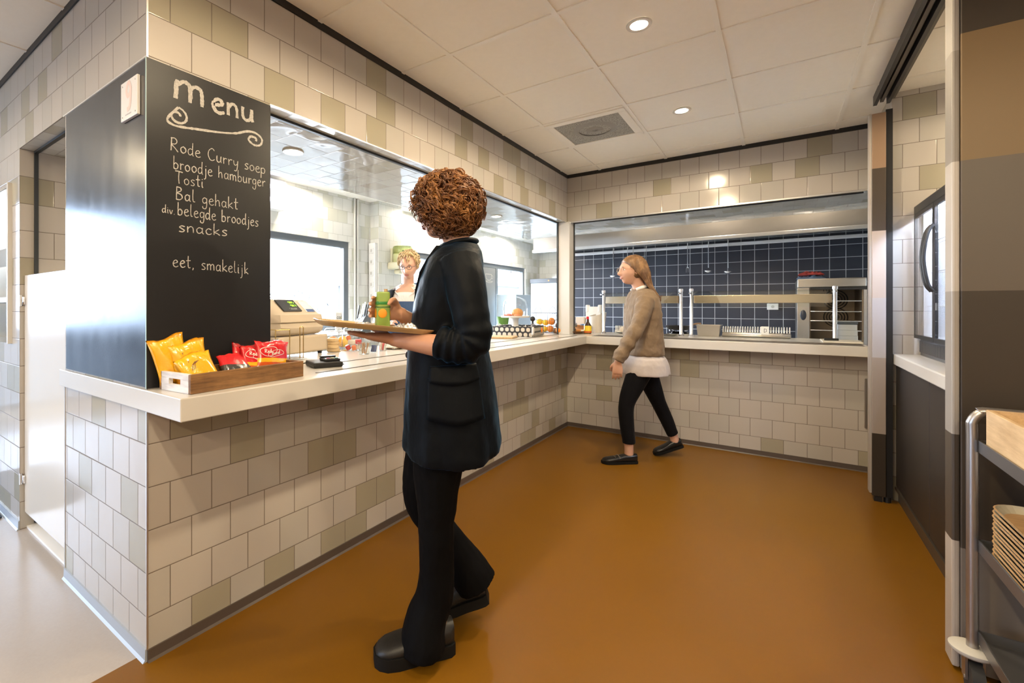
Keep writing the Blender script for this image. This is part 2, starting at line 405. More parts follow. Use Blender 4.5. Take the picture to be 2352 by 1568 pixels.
# ================================================================== outdoors
m = MB(); m.box((-40, -30, -.35), (-2.75, 40, -.15)); struct('ground_outside', m, mat('outdoor_paving', (.045, .05, .052), .9, var=.2, vsc=1))
m = MB(); m.box((-40, -40, -.35), (40, -5.2, -.15)); struct('ground_terrace', m, mat('terrace_paving', (.16, .155, .15), .9, var=.15, vsc=1))
def bark_tree(loc, h, label, seed):
    rnd = random.Random(seed)
    t = thing('bare_tree', label, 'tree', loc, 0, 'bare trees outside the kitchen window')
    tr = MB(); pts = spline([(0, 0, -.2), (.05, .03, h*.3), (0, .1, h*.6), (.1, .05, h)], 5)
    tr.tube(pts, [.21-.012*i for i in range(len(pts))], 12); tr.build('trunk', mat('bark', (.022, .021, .019), .9, bump=.5, bsc=25), t, 60)
    for k in range(9):
        z = h*(.35+.07*k); a = rnd.uniform(0, 2*PI)
        if k < 2: a = (-1.35, 1.6)[k]
        b = MB(); ln = rnd.uniform(1.3, 2.6)
        p = [(0, .05, z)]+[(ln*q*math.cos(a)+rnd.uniform(-.12, .12), ln*q*math.sin(a)+rnd.uniform(-.12, .12), z+ln*q*rnd.uniform(.5, .9)) for q in (.25, .5, .75, 1)]
        sp = spline(p, 4); b.tube(sp, [.075*(1-i/len(sp))+.012 for i in range(len(sp))], 7)
        for q in range(5):
            c = sp[rnd.randrange(4, len(sp))]; d = Vector((rnd.uniform(-1, 1), rnd.uniform(-1, 1), rnd.uniform(.2, 1)))*.8
            b.tube([c, c+d*.5+Vector((0, 0, .1)), c+d], [.018, .012, .006], 5)
        b.build('branch', MC['bark'], t, 60)
bark_tree((-8.2, 5.35, -.15), 7, 'bare tree with a forked trunk outside the window behind the register', 1)
bark_tree((-16, 7.5, -.15), 6.5, 'thin bare tree farther off behind the forked one, outside the window', 5)
t = thing('timber_post', 'dark square post with a lamp head outside the left kitchen window', 'post', (-6.6, 3.2, -.15))
m = MB(); m.box((-.15, -.15, 0), (.15, .15, 2.28), .01); m.build('post_shaft', mat('post_grey', (.012, .016, .022), .7), t)
m = MB(); m.box((.15, .02, 1.98), (.24, .14, 2.1), .02); m.build('lamp_head', M_PLWH, t)
def hedge(name, label, cat, a, b, h, n, seed, col):
    rnd = random.Random(seed); t = MB()
    for k in range(n):
        x = rnd.uniform(a[0], b[0]); y = rnd.uniform(a[1], b[1]); z = rnd.uniform(0, h)
        d = Vector((rnd.uniform(-1, 1), rnd.uniform(-1, 1), rnd.uniform(.1, 1.2))).normalized()*rnd.uniform(.3, .8)
        t.tube([(x, y, z), Vector((x, y, z))+d], [.02, .005], 4)
    o = t.build(name, mat(name+'_twig', col, .9)); tag(o, label, cat); o['kind'] = 'stuff'
hedge('twig_hedge', 'tangle of bare grey twigs along the far side outside the left window', 'hedge', (-19, 2, -.15), (-17, 16, 0), 2.2, 900, 3, (.035, .042, .048))
t = thing('low_building', 'low grey building with a row of windows beyond the far kitchen window', 'building', (-12, 22, -.15))
m = MB(); m.box((-3, -8, 0), (3, 10, 2.35)); m.build('wall', mat('bld_grey', (.028, .036, .046), .8), t)
m = MB(); m.box((-3.2, -8.2, 2.35), (3.2, 10.2, 2.7)); m.build('roof', M_WHITE, t)
m = MB(); m.box((-2, -8, 2.7), (3, 10, 4.2)); m.build('upper_storey', mat('bld_white', (.06, .065, .07), .8), t)
for k in range(6):
    m = MB(); m.box((3.0, -7.4+2.6*k, 3.05), (3.04, -5.4+2.6*k, 3.9)); m.build('window', mat('bld_glass', (.012, .016, .022), .3), t)
# ================================================================== counter worktop
t = thing('counter_worktop', 'long white L-shaped serving counter top with rounded front edge along both tiled walls', 'worktop', (0, 0, 0))
CT = .945
m = MB()
poly = [(-.90, -.006), (.268, -.006), (.268, 3.742), (XR-.02, 3.742), (XR-.02, 4.62), (-.62, 4.62), (-.62, .478), (0, .478), (0, .0), (-.90, 0)]
poly = [(-.905, -.010), (.266, -.010), (.266, 3.742), (XR-.012, 3.742), (XR-.012, 4.60), (-.60, 4.60), (-.60, .482), (.003, .482), (.003, -.003), (-.905, -.003)]
m.prism(poly, 'z', CT-.075, CT)
o = m.build('counter_slab', M_WHITEG, t)
bv = o.modifiers.new('edge', 'BEVEL'); bv.width = .004; bv.segments = 2; bv.limit_method = 'ANGLE'
M_RAIL = mat('rail_strip', (.09, .075, .065), .35, .3)
for a, b in (((.155, .60), (.155, 3.78)), ((-.065, .90), (-.065, 3.86))):
    m = MB(); m.box((a[0]-.005, a[1], CT), (a[0]+.005, b[1], CT+.0025)); m.build('tray_rail', M_RAIL, t)
for y in (3.80, 3.86, 3.92, 3.98):
    m = MB(); m.box((.30, y-.005, CT), (2.28, y+.005, CT+.0025)); m.build('tray_rail', M_RAIL, t)
# ================================================================== chalkboard
def chalkmat():
    t = NT('chalkboard_black'); co = t.coords('Object')
    n1 = t.noise(7, 4, .6, t.coords('Object', (1, 1, .25)))
    t.set(base=t.mix(n1, (.010, .010, .012), (.018, .018, .021)), rough=t.ramp(n1, [(.3, .17), (.7, .26)]), spec=.8, coat=.25, croug=.16)
    return t.m
M_CHALKG = chalkmat()
M_CHALK = mat('chalkboard_matt', (.013, .013, .015), .36, var=.15, vsc=6, spec=.28)
cb = thing('chalkboard', 'tall black chalkboard menu wrapping the pier corner above the counter', 'chalkboard', (0, 0, CT))
m = MB(); m.box((.0005, -.0035, .003), (.004, .478, LZ-CT-.008)); m.build('front_panel', M_CHALK, cb)
m = MB(); m.box((-.832, -.004, .008), (.0005, -.0005, LZ-CT-.012)); m.build('side_panel', M_CHALKG, cb)
m = MB(); m.box((-.002, -.0048, .003), (.0048, -.0038, LZ-CT-.008)); m.build('corner_strip', mat('mint_edge', (.35, .5, .5), .3), cb)
# stroke alphabet: polylines on a 1-high x-height grid (x, y); x-height .5, ascender 1, descender -.4
GL = {
 'R': (.62, [[(.08, 1), (.06, .5), (.04, 0)], [(.04, .97), (.35, 1), (.5, .8), (.38, .58), (.1, .5), (.35, .25), (.58, 0)]]),
 'C': (.62, [[(.58, .85), (.4, 1), (.15, .82), (.05, .45), (.2, .08), (.42, .02), (.6, .15)]]),
 'T': (.66, [[(0, .98), (.3, 1), (.66, .96)], [(.34, .98), (.3, .5), (.34, 0)]]),
 'B': (.58, [[(.08, .98), (.07, .5), (.05, 0)], [(.05, .98), (.36, .95), (.4, .72), (.1, .53), (.42, .42), (.5, .18), (.3, 0), (.05, 0)]]),
 'M': (.92, [[(.10, .98), (.07, .5), (.06, 0)], [(.10, .72), (.25, .97), (.42, .9), (.45, .5), (.44, 0)], [(.44, .66), (.58, .92), (.76, .86), (.80, .45), (.80, 0)]]),
 'o': (.48, [[(.25, .5), (.06, .35), (.08, .1), (.24, 0), (.42, .14), (.42, .36), (.25, .5)]]),
 'd': (.50, [[(.4, .45), (.2, .5), (.05, .3), (.1, .05), (.25, .02), (.4, .2)], [(.43, 1), (.41, .5), (.42, .05), (.5, 0)]]),
 'e': (.46, [[(.06, .26), (.25, .3), (.4, .38), (.3, .52), (.14, .46), (.05, .25), (.14, .04), (.3, 0), (.46, .08)]]),
 'u': (.50, [[(.06, .5), (.06, .15), (.18, 0), (.36, .1), (.42, .5)], [(.42, .5), (.42, .15), (.46, 0)]]),
 'r': (.36, [[(.06, .5), (.08, 0)], [(.08, .3), (.2, .47), (.36, .46)]]),
 'y': (.48, [[(.06, .5), (.1, .2), (.24, .12), (.4, .25)], [(.43, .5), (.4, 0), (.3, -.35), (.12, -.35)]]),
 's': (.40, [[(.38, .46), (.2, .5), (.08, .38), (.22, .26), (.36, .14), (.25, .01), (.04, .03)]]),
 'p': (.48, [[(.06, .5), (.06, .1), (.05, -.4)], [(.07, .4), (.25, .5), (.42, .35), (.36, .08), (.2, .02), (.07, .1)]]),
 'b': (.48, [[(.07, 1), (.06, .5), (.06, 0)], [(.06, .3), (.22, .48), (.42, .35), (.38, .08), (.2, 0), (.06, .08)]]),
 'j': (.26, [[(.16, .5), (.17, .1), (.14, -.3), (0, -.38)], [(.17, .68), (.18, .72)]]),
 'h': (.48, [[(.07, 1), (.06, .5), (.06, 0)], [(.06, .3), (.22, .48), (.36, .4), (.4, 0)]]),
 'a': (.50, [[(.4, .42), (.22, .5), (.06, .32), (.1, .06), (.25, .02), (.4, .2)], [(.42, .5), (.41, .1), (.5, 0)]]),
 'm': (.72, [[(.06, .5), (.07, 0)], [(.07, .32), (.2, .48), (.33, .4), (.35, 0)], [(.35, .32), (.48, .48), (.62, .4), (.66, 0)]]),
 'n': (.48, [[(.06, .5), (.07, 0)], [(.07, .3), (.22, .5), (.38, .4), (.41, 0)]]),
 'g': (.48, [[(.4, .42), (.22, .5), (.06, .34), (.1, .1), (.25, .06), (.4, .2)], [(.42, .5), (.42, -.1), (.32, -.38), (.1, -.34), (.08, -.2)]]),
 't': (.40, [[(.18, .95), (.17, .4), (.2, .06), (.36, .04)], [(.0, .56), (.2, .58), (.38, .6)]]),
 'i': (.22, [[(.1, .5), (.1, .1), (.18, 0)], [(.1, .66), (.12, .72)]]),
 'l': (.26, [[(.1, 1), (.08, .4), (.12, .05), (.26, .04)]]),
 'k': (.46, [[(.07, 1), (.06, .5), (.07, 0)], [(.4, .5), (.1, .22), (.25, .15), (.46, 0)]]),
 'v': (.42, [[(.03, .5), (.2, 0), (.4, .5)]]),
 'c': (.42, [[(.4, .42), (.22, .5), (.06, .3), (.12, .05), (.28, .0), (.42, .1)]]),
 'x': (.42, [[(.04, .5), (.38, 0)], [(.38, .5), (.04, 0)]]),
 '.': (.18, [[(.06, .03), (.1, .01)]]), ',': (.2, [[(.1, .06), (.08, -.06), (.04, -.12)]]), ' ': (.38, []),
 '9': (.5, [[(.40, .78), (.3, .97), (.12, .92), (.06, .70), (.16, .52), (.32, .56), (.40, .70)], [(.43, .80), (.42, .45), (.32, .10), (.10, .04)]]),
}
LAY = [0]
def ribbon(mb, pts, w, frame, rough=0, rnd=None):
    """flat stroke: pts are (u,v) on a surface, frame maps (u,v) to 3-D"""
    P = [Vector((p[0], p[1], 0)) for p in pts]; A = []; Bv = []
    for i, p in enumerate(P):
        d = P[min(i+1, len(P)-1)]-P[max(i-1, 0)]
        if d.length < 1e-9: d = Vector((1, 0, 0))
        n = Vector((-d.y, d.x, 0)).normalized()*w*.5
        if rnd: n *= rnd.uniform(.75, 1.2)
        A.append(p+n); Bv.append(p-n)
    LAY[0] = (LAY[0]+1) % 9
    va = [mb.bm.verts.new(frame(q.x, q.y)) for q in A]; vb = [mb.bm.verts.new(frame(q.x, q.y)) for q in Bv]
    for i in range(len(P)-1): mb.bm.faces.new((va[i], va[i+1], vb[i+1], vb[i]))
def write(mb, text, u, v, size, frame, w, slope=0, squeeze=1, rnd=None, double=False):
    x = u
    for ch in text:
        adv, strokes = GL[ch]
        for st in strokes:
            for rep in range(2 if double else 1):
                o = rnd.uniform(-.03, .03) if rnd else 0
                q = [((a+o*rep)*size*squeeze+x, v+(b+o*rep)*size+slope*(x-u)) for a, b in st]
                sp = spline([(p[0], p[1], 0) for p in q], 5) if len(q) > 2 else [Vector((*p, 0)) for p in q]
                ribbon(mb, [(p.x, p.y) for p in sp], w, frame, rnd=rnd)
        x += (adv+.10)*size*squeeze
    return x
def chalkpaint():
    t = NT('chalk'); n = t.noise(160, 3, .7, t.coords('Object'))
    t.set(base=t.mix(t.ramp(n, [(.35, 0.), (.6, 1.)]), (.34, .32, .30), (.50, .48, .46)), rough=1, spec=0); return t.m
M_CHK = chalkpaint()
def fr_front(u, v): return (.0043+LAY[0]*.00012, u, v-CT)
rnd = random.Random(4)
def fit_line(text, y0, y1, z0, z1, size, w, dbl=True):
    base = sum((GL[c][0]+.10)*size for c in text); sq = (y1-y0)/base; sl = (z1-z0)/(y1-y0); y = y0; out = []
    for word in text.split(' '):
        mb = MB(); write(mb, word, y, z0+sl*(y-y0)+.006, size, fr_front, w, slope=sl, squeeze=sq, rnd=rnd, double=dbl); out.append(mb)
        y += sum((GL[c][0]+.10)*size for c in word+' ')*sq
    return out
mb = fit_line('M', .086, .214, 1.983, 1.980, .070, .013)[0]
write(mb, 'enu', .222, 1.988, .100, fr_front, .0115, slope=.08, squeeze=1.08, rnd=rnd, double=True)
mb.build('chalk_menu_heading', M_CHK, cb)
mb = MB()
sc = [(.098+(.010+.00155*k)*math.cos(.42*k+.2), 1.925+(.009+.00135*k)*math.sin(.42*k+.2)) for k in range(22)]
sc = sc[:-3]
tail = [(.064, 1.905), (.084, 1.889), (.125, 1.892), (.166, 1.899), (.25, 1.913), (.32, 1.930), (.37, 1.953), (.41, 1.957), (.437, 1.940), (.430, 1.914), (.402, 1.906), (.377, 1.920), (.387, 1.937), (.410, 1.936), (.410, 1.924)]
ribbon(mb, [(p[0], p[1]) for p in sc], .0085, fr_front, rnd=rnd)
ribbon(mb, [(p.x, p.y) for p in spline([(a, b, 0) for a, b in [sc[-1]]+tail], 6)], .0085, fr_front, rnd=rnd)
mb.build('chalk_scroll', M_CHK, cb)
for tx, a in (('Rode Curry soep', (.074, .458, 1.789, 1.790, .047)), ('broodje hamburger', (.083, .456, 1.726, 1.736, .046)), ('Tosti', (.090, .196, 1.675, 1.679, .044)),
              ('Bal gehakt', (.092, .335, 1.616, 1.619, .046)), ('div.', (.046, .092, 1.562, 1.559, .028)), ('belegde broodjes', (.098, .424, 1.561, 1.562, .046)),
              ('snacks', (.102, .290, 1.501, 1.506, .044)), ('eet, smakelijk', (.081, .380, 1.371, 1.360, .047))):
    for q in fit_line(tx, *a[:2], a[2], a[3], a[4], .0026): q.build('chalk_word', M_CHK, cb)
# white plaque with a pale 9
t = thing('plaque', 'small white plaque with a pale pink 9, fixed to the chalkboard side', 'plaque', (-.113, -.004, 1.978))
m = MB(); m.box((-.071, -.011, -.070), (.071, -.0005, .070), .002); m.build('plate', mat('plaque_white', (.70, .69, .69), .4), t)
m = MB(); write(m, '9', -.033, -.04, .10, lambda u, v: (u+.008, -.0113-LAY[0]*.00008, v), .016); m.build('numeral', mat('plaque_pink', (.70, .54, .50), .5), t)
m = MB(); write(m, 'toppers', -.03, -.056, .011, lambda u, v: (u, -.0113, v), .0014) if False else [m.box((-.03+.009*k, -.0113, -.055), (-.024+.009*k, -.0111, -.051)) for k in range(6)]
m.build('caption_marks', mat('plaque_grey', (.35, .33, .38), .5), t)
for x, z in ((-.055, -.056), (.055, -.056), (-.055, .056), (.055, .056)): MB().cyl((x, -.0125, z), (x, -.010, z), .003, 8).build('screw', M_ALU, t)
# ================================================================== half door
t = thing('half_door', 'pale half-height door with bright glare at the left end of the counter', 'door', (-1.62, .02, 0))
m = MB(); m.box((.004, 0, .095), (.757, .036, 1.405), .002); m.build('door_leaf', mat('door_laminate', (.66, .60, .52), .20, spec=.6), t)
for z in (.28, 1.265):
    m = MB(); m.box((-.012, -.012, z-.022), (.030, 0, z+.022), .003); m.cyl((-.002, -.014, z-.03), (-.002, -.014, z+.03), .008, 10); m.build('hinge', M_CHROME, t, 40)
m = MB(); m.box((-1.62, .03, 0), (-.8565, .22, .012)); struct('trim_white_strip', m, mat('white_strip', (.8, .8, .8), .4))  # plain white strip on the floor under the half door
# ================================================================== ceiling vent
t = thing('ceiling_vent', 'square ceiling vent with grey perforated plate and round swirl pattern', 'vent', (.637, 2.841, CZ))
m = MB()
for a, b in (((-.288, -.288), (.288, -.235)), ((-.288, .235), (.288, .288)), ((-.288, -.235), (-.235, .235)), ((.235, -.235), (.288, .235))): m.box((a[0], a[1], -.014), (b[0], b[1], -.004), .002)
m.build('vent_frame', M_TBAR, t)
def ventmat():
    q = NT('vent_plate'); v = q.n('ShaderNodeTexVoronoi'); v.inputs['Scale'].default_value = 90; q.l(q.coords('Object'), v.inputs['Vector'])
    q.set(base=q.mix(q.math('LESS_THAN', v.outputs['Distance'], .38), (.36, .35, .31), (.20, .19, .17)), rough=.6); return q.m
m = MB(); m.box((-.236, -.236, -.008), (.236, .236, -.005)); m.build('vent_plate', ventmat(), t)
m = MB(); m.lathe([(.115, -.013), (.15, -.010), (.16, -.008)], n=40); m.lathe([(.02, -.012), (.06, -.011), (.065, -.008)], n=32); m.build('swirl_ring', mat('vent_ring', (.30, .29, .26), .6), t, 60)
# ================================================================== right side: folding partition, alcove
m = MB()
m.box((2.272, 1.55, CZ-.06), (2.290, 3.36, CZ)); m.box((2.335, 1.55, CZ-.06), (2.352, 3.36, CZ)); m.box((2.290, 1.55, CZ-.02), (2.335, 3.36, CZ)); 
struct('trim_partition_track', m, mat('track_black', (.010, .010, .011), .4))
m = MB(); m.box((2.305, 1.55, CZ-.045), (2.322, 3.36, CZ-.022)); m.box((2.352, 1.55, CZ-.035), (2.375, 3.36, CZ)); struct('trim_partition_groove', m, mat('track_brown', (.10, .085, .07), .45))
def bandmat(name, bands, rough=.42):
    """bands: list of (z_top, colour) from the floor upward, plain coloured panels of a folding wall"""
    q = NT(name); g = q.n('ShaderNodeNewGeometry'); sp = q.n('ShaderNodeSeparateXYZ'); q.l(g.outputs['Position'], sp.inputs[0])
    c = bands[0][1]
    for (zt, _), (_, nc) in zip(bands, bands[1:]): c = q.mix(q.math('GREATER_THAN', sp.outputs[2], zt), c, nc)
    q.set(base=c, rough=rough, spec=.4); return q.m
BR1, BR2, TAN, TAU, CRM = (.036, .027, .019), (.055, .042, .031), (.165, .108, .05), (.098, .080, .064), (.40, .35, .30)
M_PANF = bandmat('partition_front', [(.42, (.17, .145, .125)), (.845, BR2), (1.285, BR1), (1.724, TAU), (2.152, TAN), (3, BR1)])
M_PANE = bandmat('partition_edge', [(.44, CRM), (.80, BR2), (1.285, (.26, .235, .21)), (1.724, (.40, .37, .34)), (2.10, (.20, .18, .16)), (3, (.27, .25, .23))])
M_JAMB = bandmat('partition_jamb', [(.431, BR1), (.91, (.33, .28, .25)), (1.287, (.42, .40, .42)), (1.71, (.45, .38, .34)), (2.105, BR2), (3, (.26, .17, .11))])
t = thing('folding_partition', 'large brown colour-blocked folding wall panel at the right edge, behind the trolley', 'partition', (0, 0, 0), 0, None)
m = MB(); m.box((2.275, 1.585, .012), (3.35, 1.675, 2.53), .003); m.build('panel', M_PANF, t)
m = MB(); m.box((2.255, 1.588, .012), (2.2745, 1.672, 2.53), .006); m.build('edge_profile', M_PANE, t)
m = MB(); m.box((2.285, 1.580, .42), (2.30, 1.5845, .845)); m.build('dark_strip', mat('panel_strip_dark', (.02, .017, .015), .5), t)  # thin dark strip just proud of the panel face
t = thing('partition_jamb', 'narrow colour-blocked partition end post where the back counter stops', 'post', (2.256, 3.27, 0))
m = MB(); m.box((0, 0, .035), (.066, .075, 2.453), .003); m.build('post_face', M_JAMB, t)
m = MB(); m.box((-.012, .003, .05), (-.0005, .072, 2.455)); m.build('post_side', mat('jamb_side', (.36, .33, .30), .4), t)
m = MB(); m.box((.066, .012, .035), (.098, .075, 2.47)); m.build('dark_gap', M_BLACK, t)  # black box stands in for the shaded gap beside the post
m = MB(); m.box((.012, .01, 0), (.05, .06, .035)); m.cyl((.075, .03, .0), (.075, .03, .034), .018, 12); m.build('foot', M_PLBLK, t)
t = tag(MB().box((2.292, L-.016, .33), (2.314, L-.0005, .70), .004).build('metal_guard_strip', M_STEEL), 'short vertical steel guard strip on the back tiled wall beside the end post', 'guard strip')
# alcove: dark cabinet, white top, drinks cooler
t = thing('base_cabinet', 'low dark brown cabinet in the alcove under the white shelf', 'cabinet', (2.385, 2.35, 0))
m = MB(); m.box((.012, -.60, .09), (.62, 1.005, .868)); m.build('carcass', mat('cab_dark', (.020, .016, .015), .45), t)
for y0, y1 in ((-.598, .198), (.202, 1.003)):
    m = MB(); m.box((-.006, y0, .10), (.012, y1, .862), .002); m.build('door', MC['cab_dark'], t)
m = MB(); m.box((.004, -.6, 0), (.03, 1.005, .09)); m.box((-.012, -.6, .078), (.004, 1.005, .094)); m.build('plinth', mat('plinth_grey', (.075, .062, .05), .35, .3), t)
t = tag(MB().box((2.358, 1.75, .870), (3.0, 3.355, .934), .006).build('shelf_top', M_WHITEG), 'thick white shelf top over the dark alcove cabinet', 'worktop')
t = thing('drinks_cooler', 'black glass-door drinks cooler lit blue-white by an added lamp on the alcove shelf', 'cooler', (2.455, 2.43, .9345))
kb = M_PLBLK
m = MB(); m.box((0.03, 0, .0), (.52, .9, .10)); [m.box((.022, .02+.0145*k, .02), (.03, .028+.0145*k, .09)) for k in range(60)]; m.build('grille_base', mat('cooler_grey', (.07, .07, .075), .4), t)
m = MB(); m.box((.04, 0, .10), (.52, .02, .93)); m.box((.04, .88, .10), (.52, .9, .93)); m.box((.04, .0, .90), (.52, .9, .93)); m.box((.5, 0, .1), (.52, .9, .93)); m.box((.04, .02, .1), (.5, .88, .115)); m.build('cabinet_shell', mat('cooler_shell', (.70, .73, .78), .4), t)
m = MB(); m.box((.0, 0, .86), (.04, .9, .915), .006); m.build('header', kb, t)
for y0, y1 in ((.005, .447), (.453, .895)):
    f = MB(); w = .022
    f.box((0, y0, .105), (.014, y0+w, .86)); f.box((0, y1-w, .105), (.014, y1, .86)); f.box((0, y0+w, .105), (.014, y1-w, .105+w)); f.box((0, y0+w, .86-w), (.014, y1-w, .86))
    fo = f.build('door_frame', kb, t)
    m = MB(); m.box((.001, y0+w, .127), (.005, y1-w, .838)); m.build('door_pane', M_GLASS, fo)
    yy = y1-.018 if y0 < .2 else y0+.018
    m = MB(); m.tube(spline([(-.003, yy, .74), (-.025, yy, .70), (-.040, yy, .60), (-.040, yy, .52), (-.025, yy, .42), (-.003, yy, .38)], 6), .009, 8); m.build('door_handle', kb, fo, 60)
for z in (.30, .50, .68):
    m = MB(); [m.cyl((.06+.04*k, .02, z), (.06+.04*k, .88, z), .003, 6) for k in range(11)]; m.build('wire_shelf', M_PLWH, t)
m = MB(); m.box((.06, .03, .885), (.10, .87, .897)); m.build('added_lamp', emat('cooler_added_lamp', (.72, .82, 1), 60), t)  # added lamp for the blue-white look of the glass doors

# grey door leaf with a chalk cup between the panes of the long window
t = tag(MB().box((WX-.075, 6.345, .06), (WX-.035, 6.985, 1.955), .004).build('door_1', mat('grey_door', (.20, .21, .215), .45)), kind='structure')
q = MB(); fm = lambda u, v: (WX-.0345+LAY[0]*.0001, u, v)
ribbon(q, [(6.62, 1.83), (6.64, 1.75), (6.70, 1.72), (6.78, 1.72), (6.82, 1.75), (6.84, 1.83)], .014, fm); ribbon(q, [(6.62, 1.83), (6.84, 1.83)], .014, fm)
ribbon(q, [(6.84, 1.81), (6.89, 1.80), (6.88, 1.76), (6.83, 1.755)], .012, fm); ribbon(q, [(6.62, 1.70), (6.70, 1.675), (6.80, 1.675), (6.88, 1.70)], .012, fm); ribbon(q, [(6.62, 1.70), (6.88, 1.70)], .012, fm)
q.build('cup_drawing', M_CHK, t)
# ================================================================== things on the counters
def bentbox(w, d, h, th, mb, bev=.002, bottom=True):   # open box, local origin at the base centre
    mb.box((-w/2, -d/2, 0), (w/2, -d/2+th, h), bev); mb.box((-w/2, d/2-th, 0), (w/2, d/2, h), bev)
    mb.box((-w/2, -d/2+th, 0), (-w/2+th, d/2-th, h), bev); mb.box((w/2-th, -d/2+th, 0), (w/2, d/2-th, h), bev)
    if bottom: mb.box((-w/2+th, -d/2+th, 0), (w/2-th, d/2-th, th), 0)
def woodmat(name, c1, c2, sc=(3, 40, 40), rough=.6):
    t = NT(name); n = t.noise(2.2, 6, .7, t.coords('Object', sc)); b = t.noise(9, 3, .6, t.coords('Object'))
    t.set(base=t.mix(t.ramp(t.math('MULTIPLY_ADD', b, .35, t.math('MULTIPLY', n, .75)), [(.38, 0.), (.68, 1.)]), c1, c2), rough=rough); t.bump(n, .2, .002); return t.m
M_OLDW = woodmat('old_wood', (.075, .034, .012), (.27, .135, .05), (40, 3, 40))
M_OLDWH = woodmat('whitewashed_wood', (.50, .48, .50), (.80, .78, .78), (4, 30, 30))
M_BIRCH = woodmat('birch_wood', (.44, .29, .15), (.62, .44, .25), (30, 3, 30), .45)
# --- crate: long axis along local y
th = .014; cw, cl, ch = .195, .468, .064
t = thing('wooden_crate', 'low reclaimed wood crate with whitewashed handle end, full of sweets bags', 'crate', (.1095, .2675, CT+.0005), math.radians(4))
m = MB(); m.box((cw/2-th, -cl/2, 0), (cw/2, cl/2, ch), .002); m.build('front_side', M_OLDW, t)
m = MB(); m.box((-cw/2, -cl/2, 0), (-cw/2+th, cl/2, ch), .002); m.build('rear_side', M_OLDW, t)
def end_panel(y):
    q = MB(); x0, x1 = -cw/2+th, cw/2-th
    q.box((x0, y, 0), (x1, y+th, .024), .001); q.box((x0, y, .044), (x1, y+th, ch), .001)
    q.box((x0, y, .024), (-.036, y+th, .044)); q.box((.036, y, .024), (x1, y+th, .044)); return q
end_panel(-cl/2).build('end_panel', M_OLDWH, t)['label'] = 'whitewashed crate end with a slot handle'
end_panel(cl/2-th).build('end_panel', M_OLDW, t)
m = MB(); m.box((-cw/2+th, -cl/2+th, .001), (cw/2-th, cl/2-th, .010)); m.build('base_board', M_OLDW, t)
# --- sweets bags
def film(name, stops, axis=2, rough=.22):
    q = NT(name); tc = q.n('ShaderNodeTexCoord'); sp = q.n('ShaderNodeSeparateXYZ'); q.l(tc.outputs['Generated'], sp.inputs[0])
    n = q.noise(14, 2, .5, tc.outputs['Object'])
    f = q.math('ADD', sp.outputs[axis], q.math('MULTIPLY', q.math('SUBTRACT', n, .5), .10))
    q.set(base=q.ramp(f, stops, 'CONSTANT'), rough=rough, coat=.6, croug=.08); q.bump(q.noise(30, 3, .6, tc.outputs['Object']), .5, .006); return q.m
YEL, YEL2, RED, DRED, BLK = (.82, .42, .008), (.72, .30, .006), (.60, .012, .02), (.35, .008, .012), (.03, .028, .026)
F_YEL = film('film_yellow', [(0, YEL2), (.22, YEL), (.78, (.86, .46, .01)), (.92, YEL2)])
F_RED = film('film_red', [(0, (.75, .36, .02)), (.16, (.62, .10, .02)), (.30, (.80, .45, .02)), (.42, RED), (.9, (.66, .02, .02))])
F_BLK = film('film_black', [(0, BLK), (.40, (.05, .04, .04)), (.5, RED), (.86, (.7, .03, .03))])
def bag(name, label, w, h, tk, loc, rot, m, group, marks=None):
    t = thing(name, label, 'sweets bag', loc, 0, group); t.rotation_euler = rot
    q = MB(); NU, NV = 18, 22; rings = []
    rn = random.Random(hash(label) % 999 if False else len(label))
    def surf(u, v, sgn):
        a = max(0, 1-abs(2*u-1)**2.6); b = max(0, 1-abs(2*v-1)**3.2)
        cr = .004*math.sin(u*31+v*9+len(label))*(1-b)
        z = v*h + .006*math.sin(u*7+len(label)); x = (u-.5)*w*(1-.10*b)
        return (x, sgn*tk*.5*math.sqrt(a*b)*(1+.12*math.sin(9*u+5*v+len(label)))+cr, z)
    fr = [[q.bm.verts.new(surf(i/NU, j/NV, -1)) for i in range(NU+1)] for j in range(NV+1)]
    bk = [[(fr[j][i] if i in (0, NU) or j in (0, NV) else q.bm.verts.new(surf(i/NU, j/NV, 1))) for i in range(NU+1)] for j in range(NV+1)]
    for j in range(NV):
        for i in range(NU):
            q.bm.faces.new((fr[j][i], fr[j][i+1], fr[j+1][i+1], fr[j+1][i])); q.bm.faces.new((bk[j][i], bk[j+1][i], bk[j+1][i+1], bk[j][i+1]))
    q.build('pouch', m, t, 180)
    if marks:
        mm = MB(); F = lambda u, v: (lambda s: (s[0], s[1]-.0015, s[2]))(surf(u, v, -1)); marks(mm, F); mm.build('printed_mark', mat('film_print_white', (.75, .66, .62), .4) if m is not F_YEL else mat('film_print_dark', (.14, .05, .01), .4), t)
    return t
def redmark(mm, F):
    el = [(.34+.26*math.cos(a), .66+.15*math.sin(a)) for a in [2*PI*k/24 for k in range(25)]]
    ribbon(mm, el, .016, F); el = [(.55+.26*math.cos(a), .56+.10*math.sin(a)) for a in [2*PI*k/24 for k in range(25)]]; ribbon(mm, el, .012, F)
    write(mm, 'Red', .2, .62, .12, F, .02); write(mm, 'Band', .42, .52, .11, F, .018)
def yelmark(mm, F):
    write(mm, 'r', .30, .72, .10, F, .012); 
    for k in range(3): ribbon(mm, [(.30+.05*k, .45), (.36+.05*k, .60), (.48+.05*k, .66)], .018, F)
GY, GR = 'yellow sweets bags in the crate', 'red sweets bags in the crate'
R_ = math.radians; LEAN = -PI/2
def bloc(x, y, z): return (x, y, CT+z)
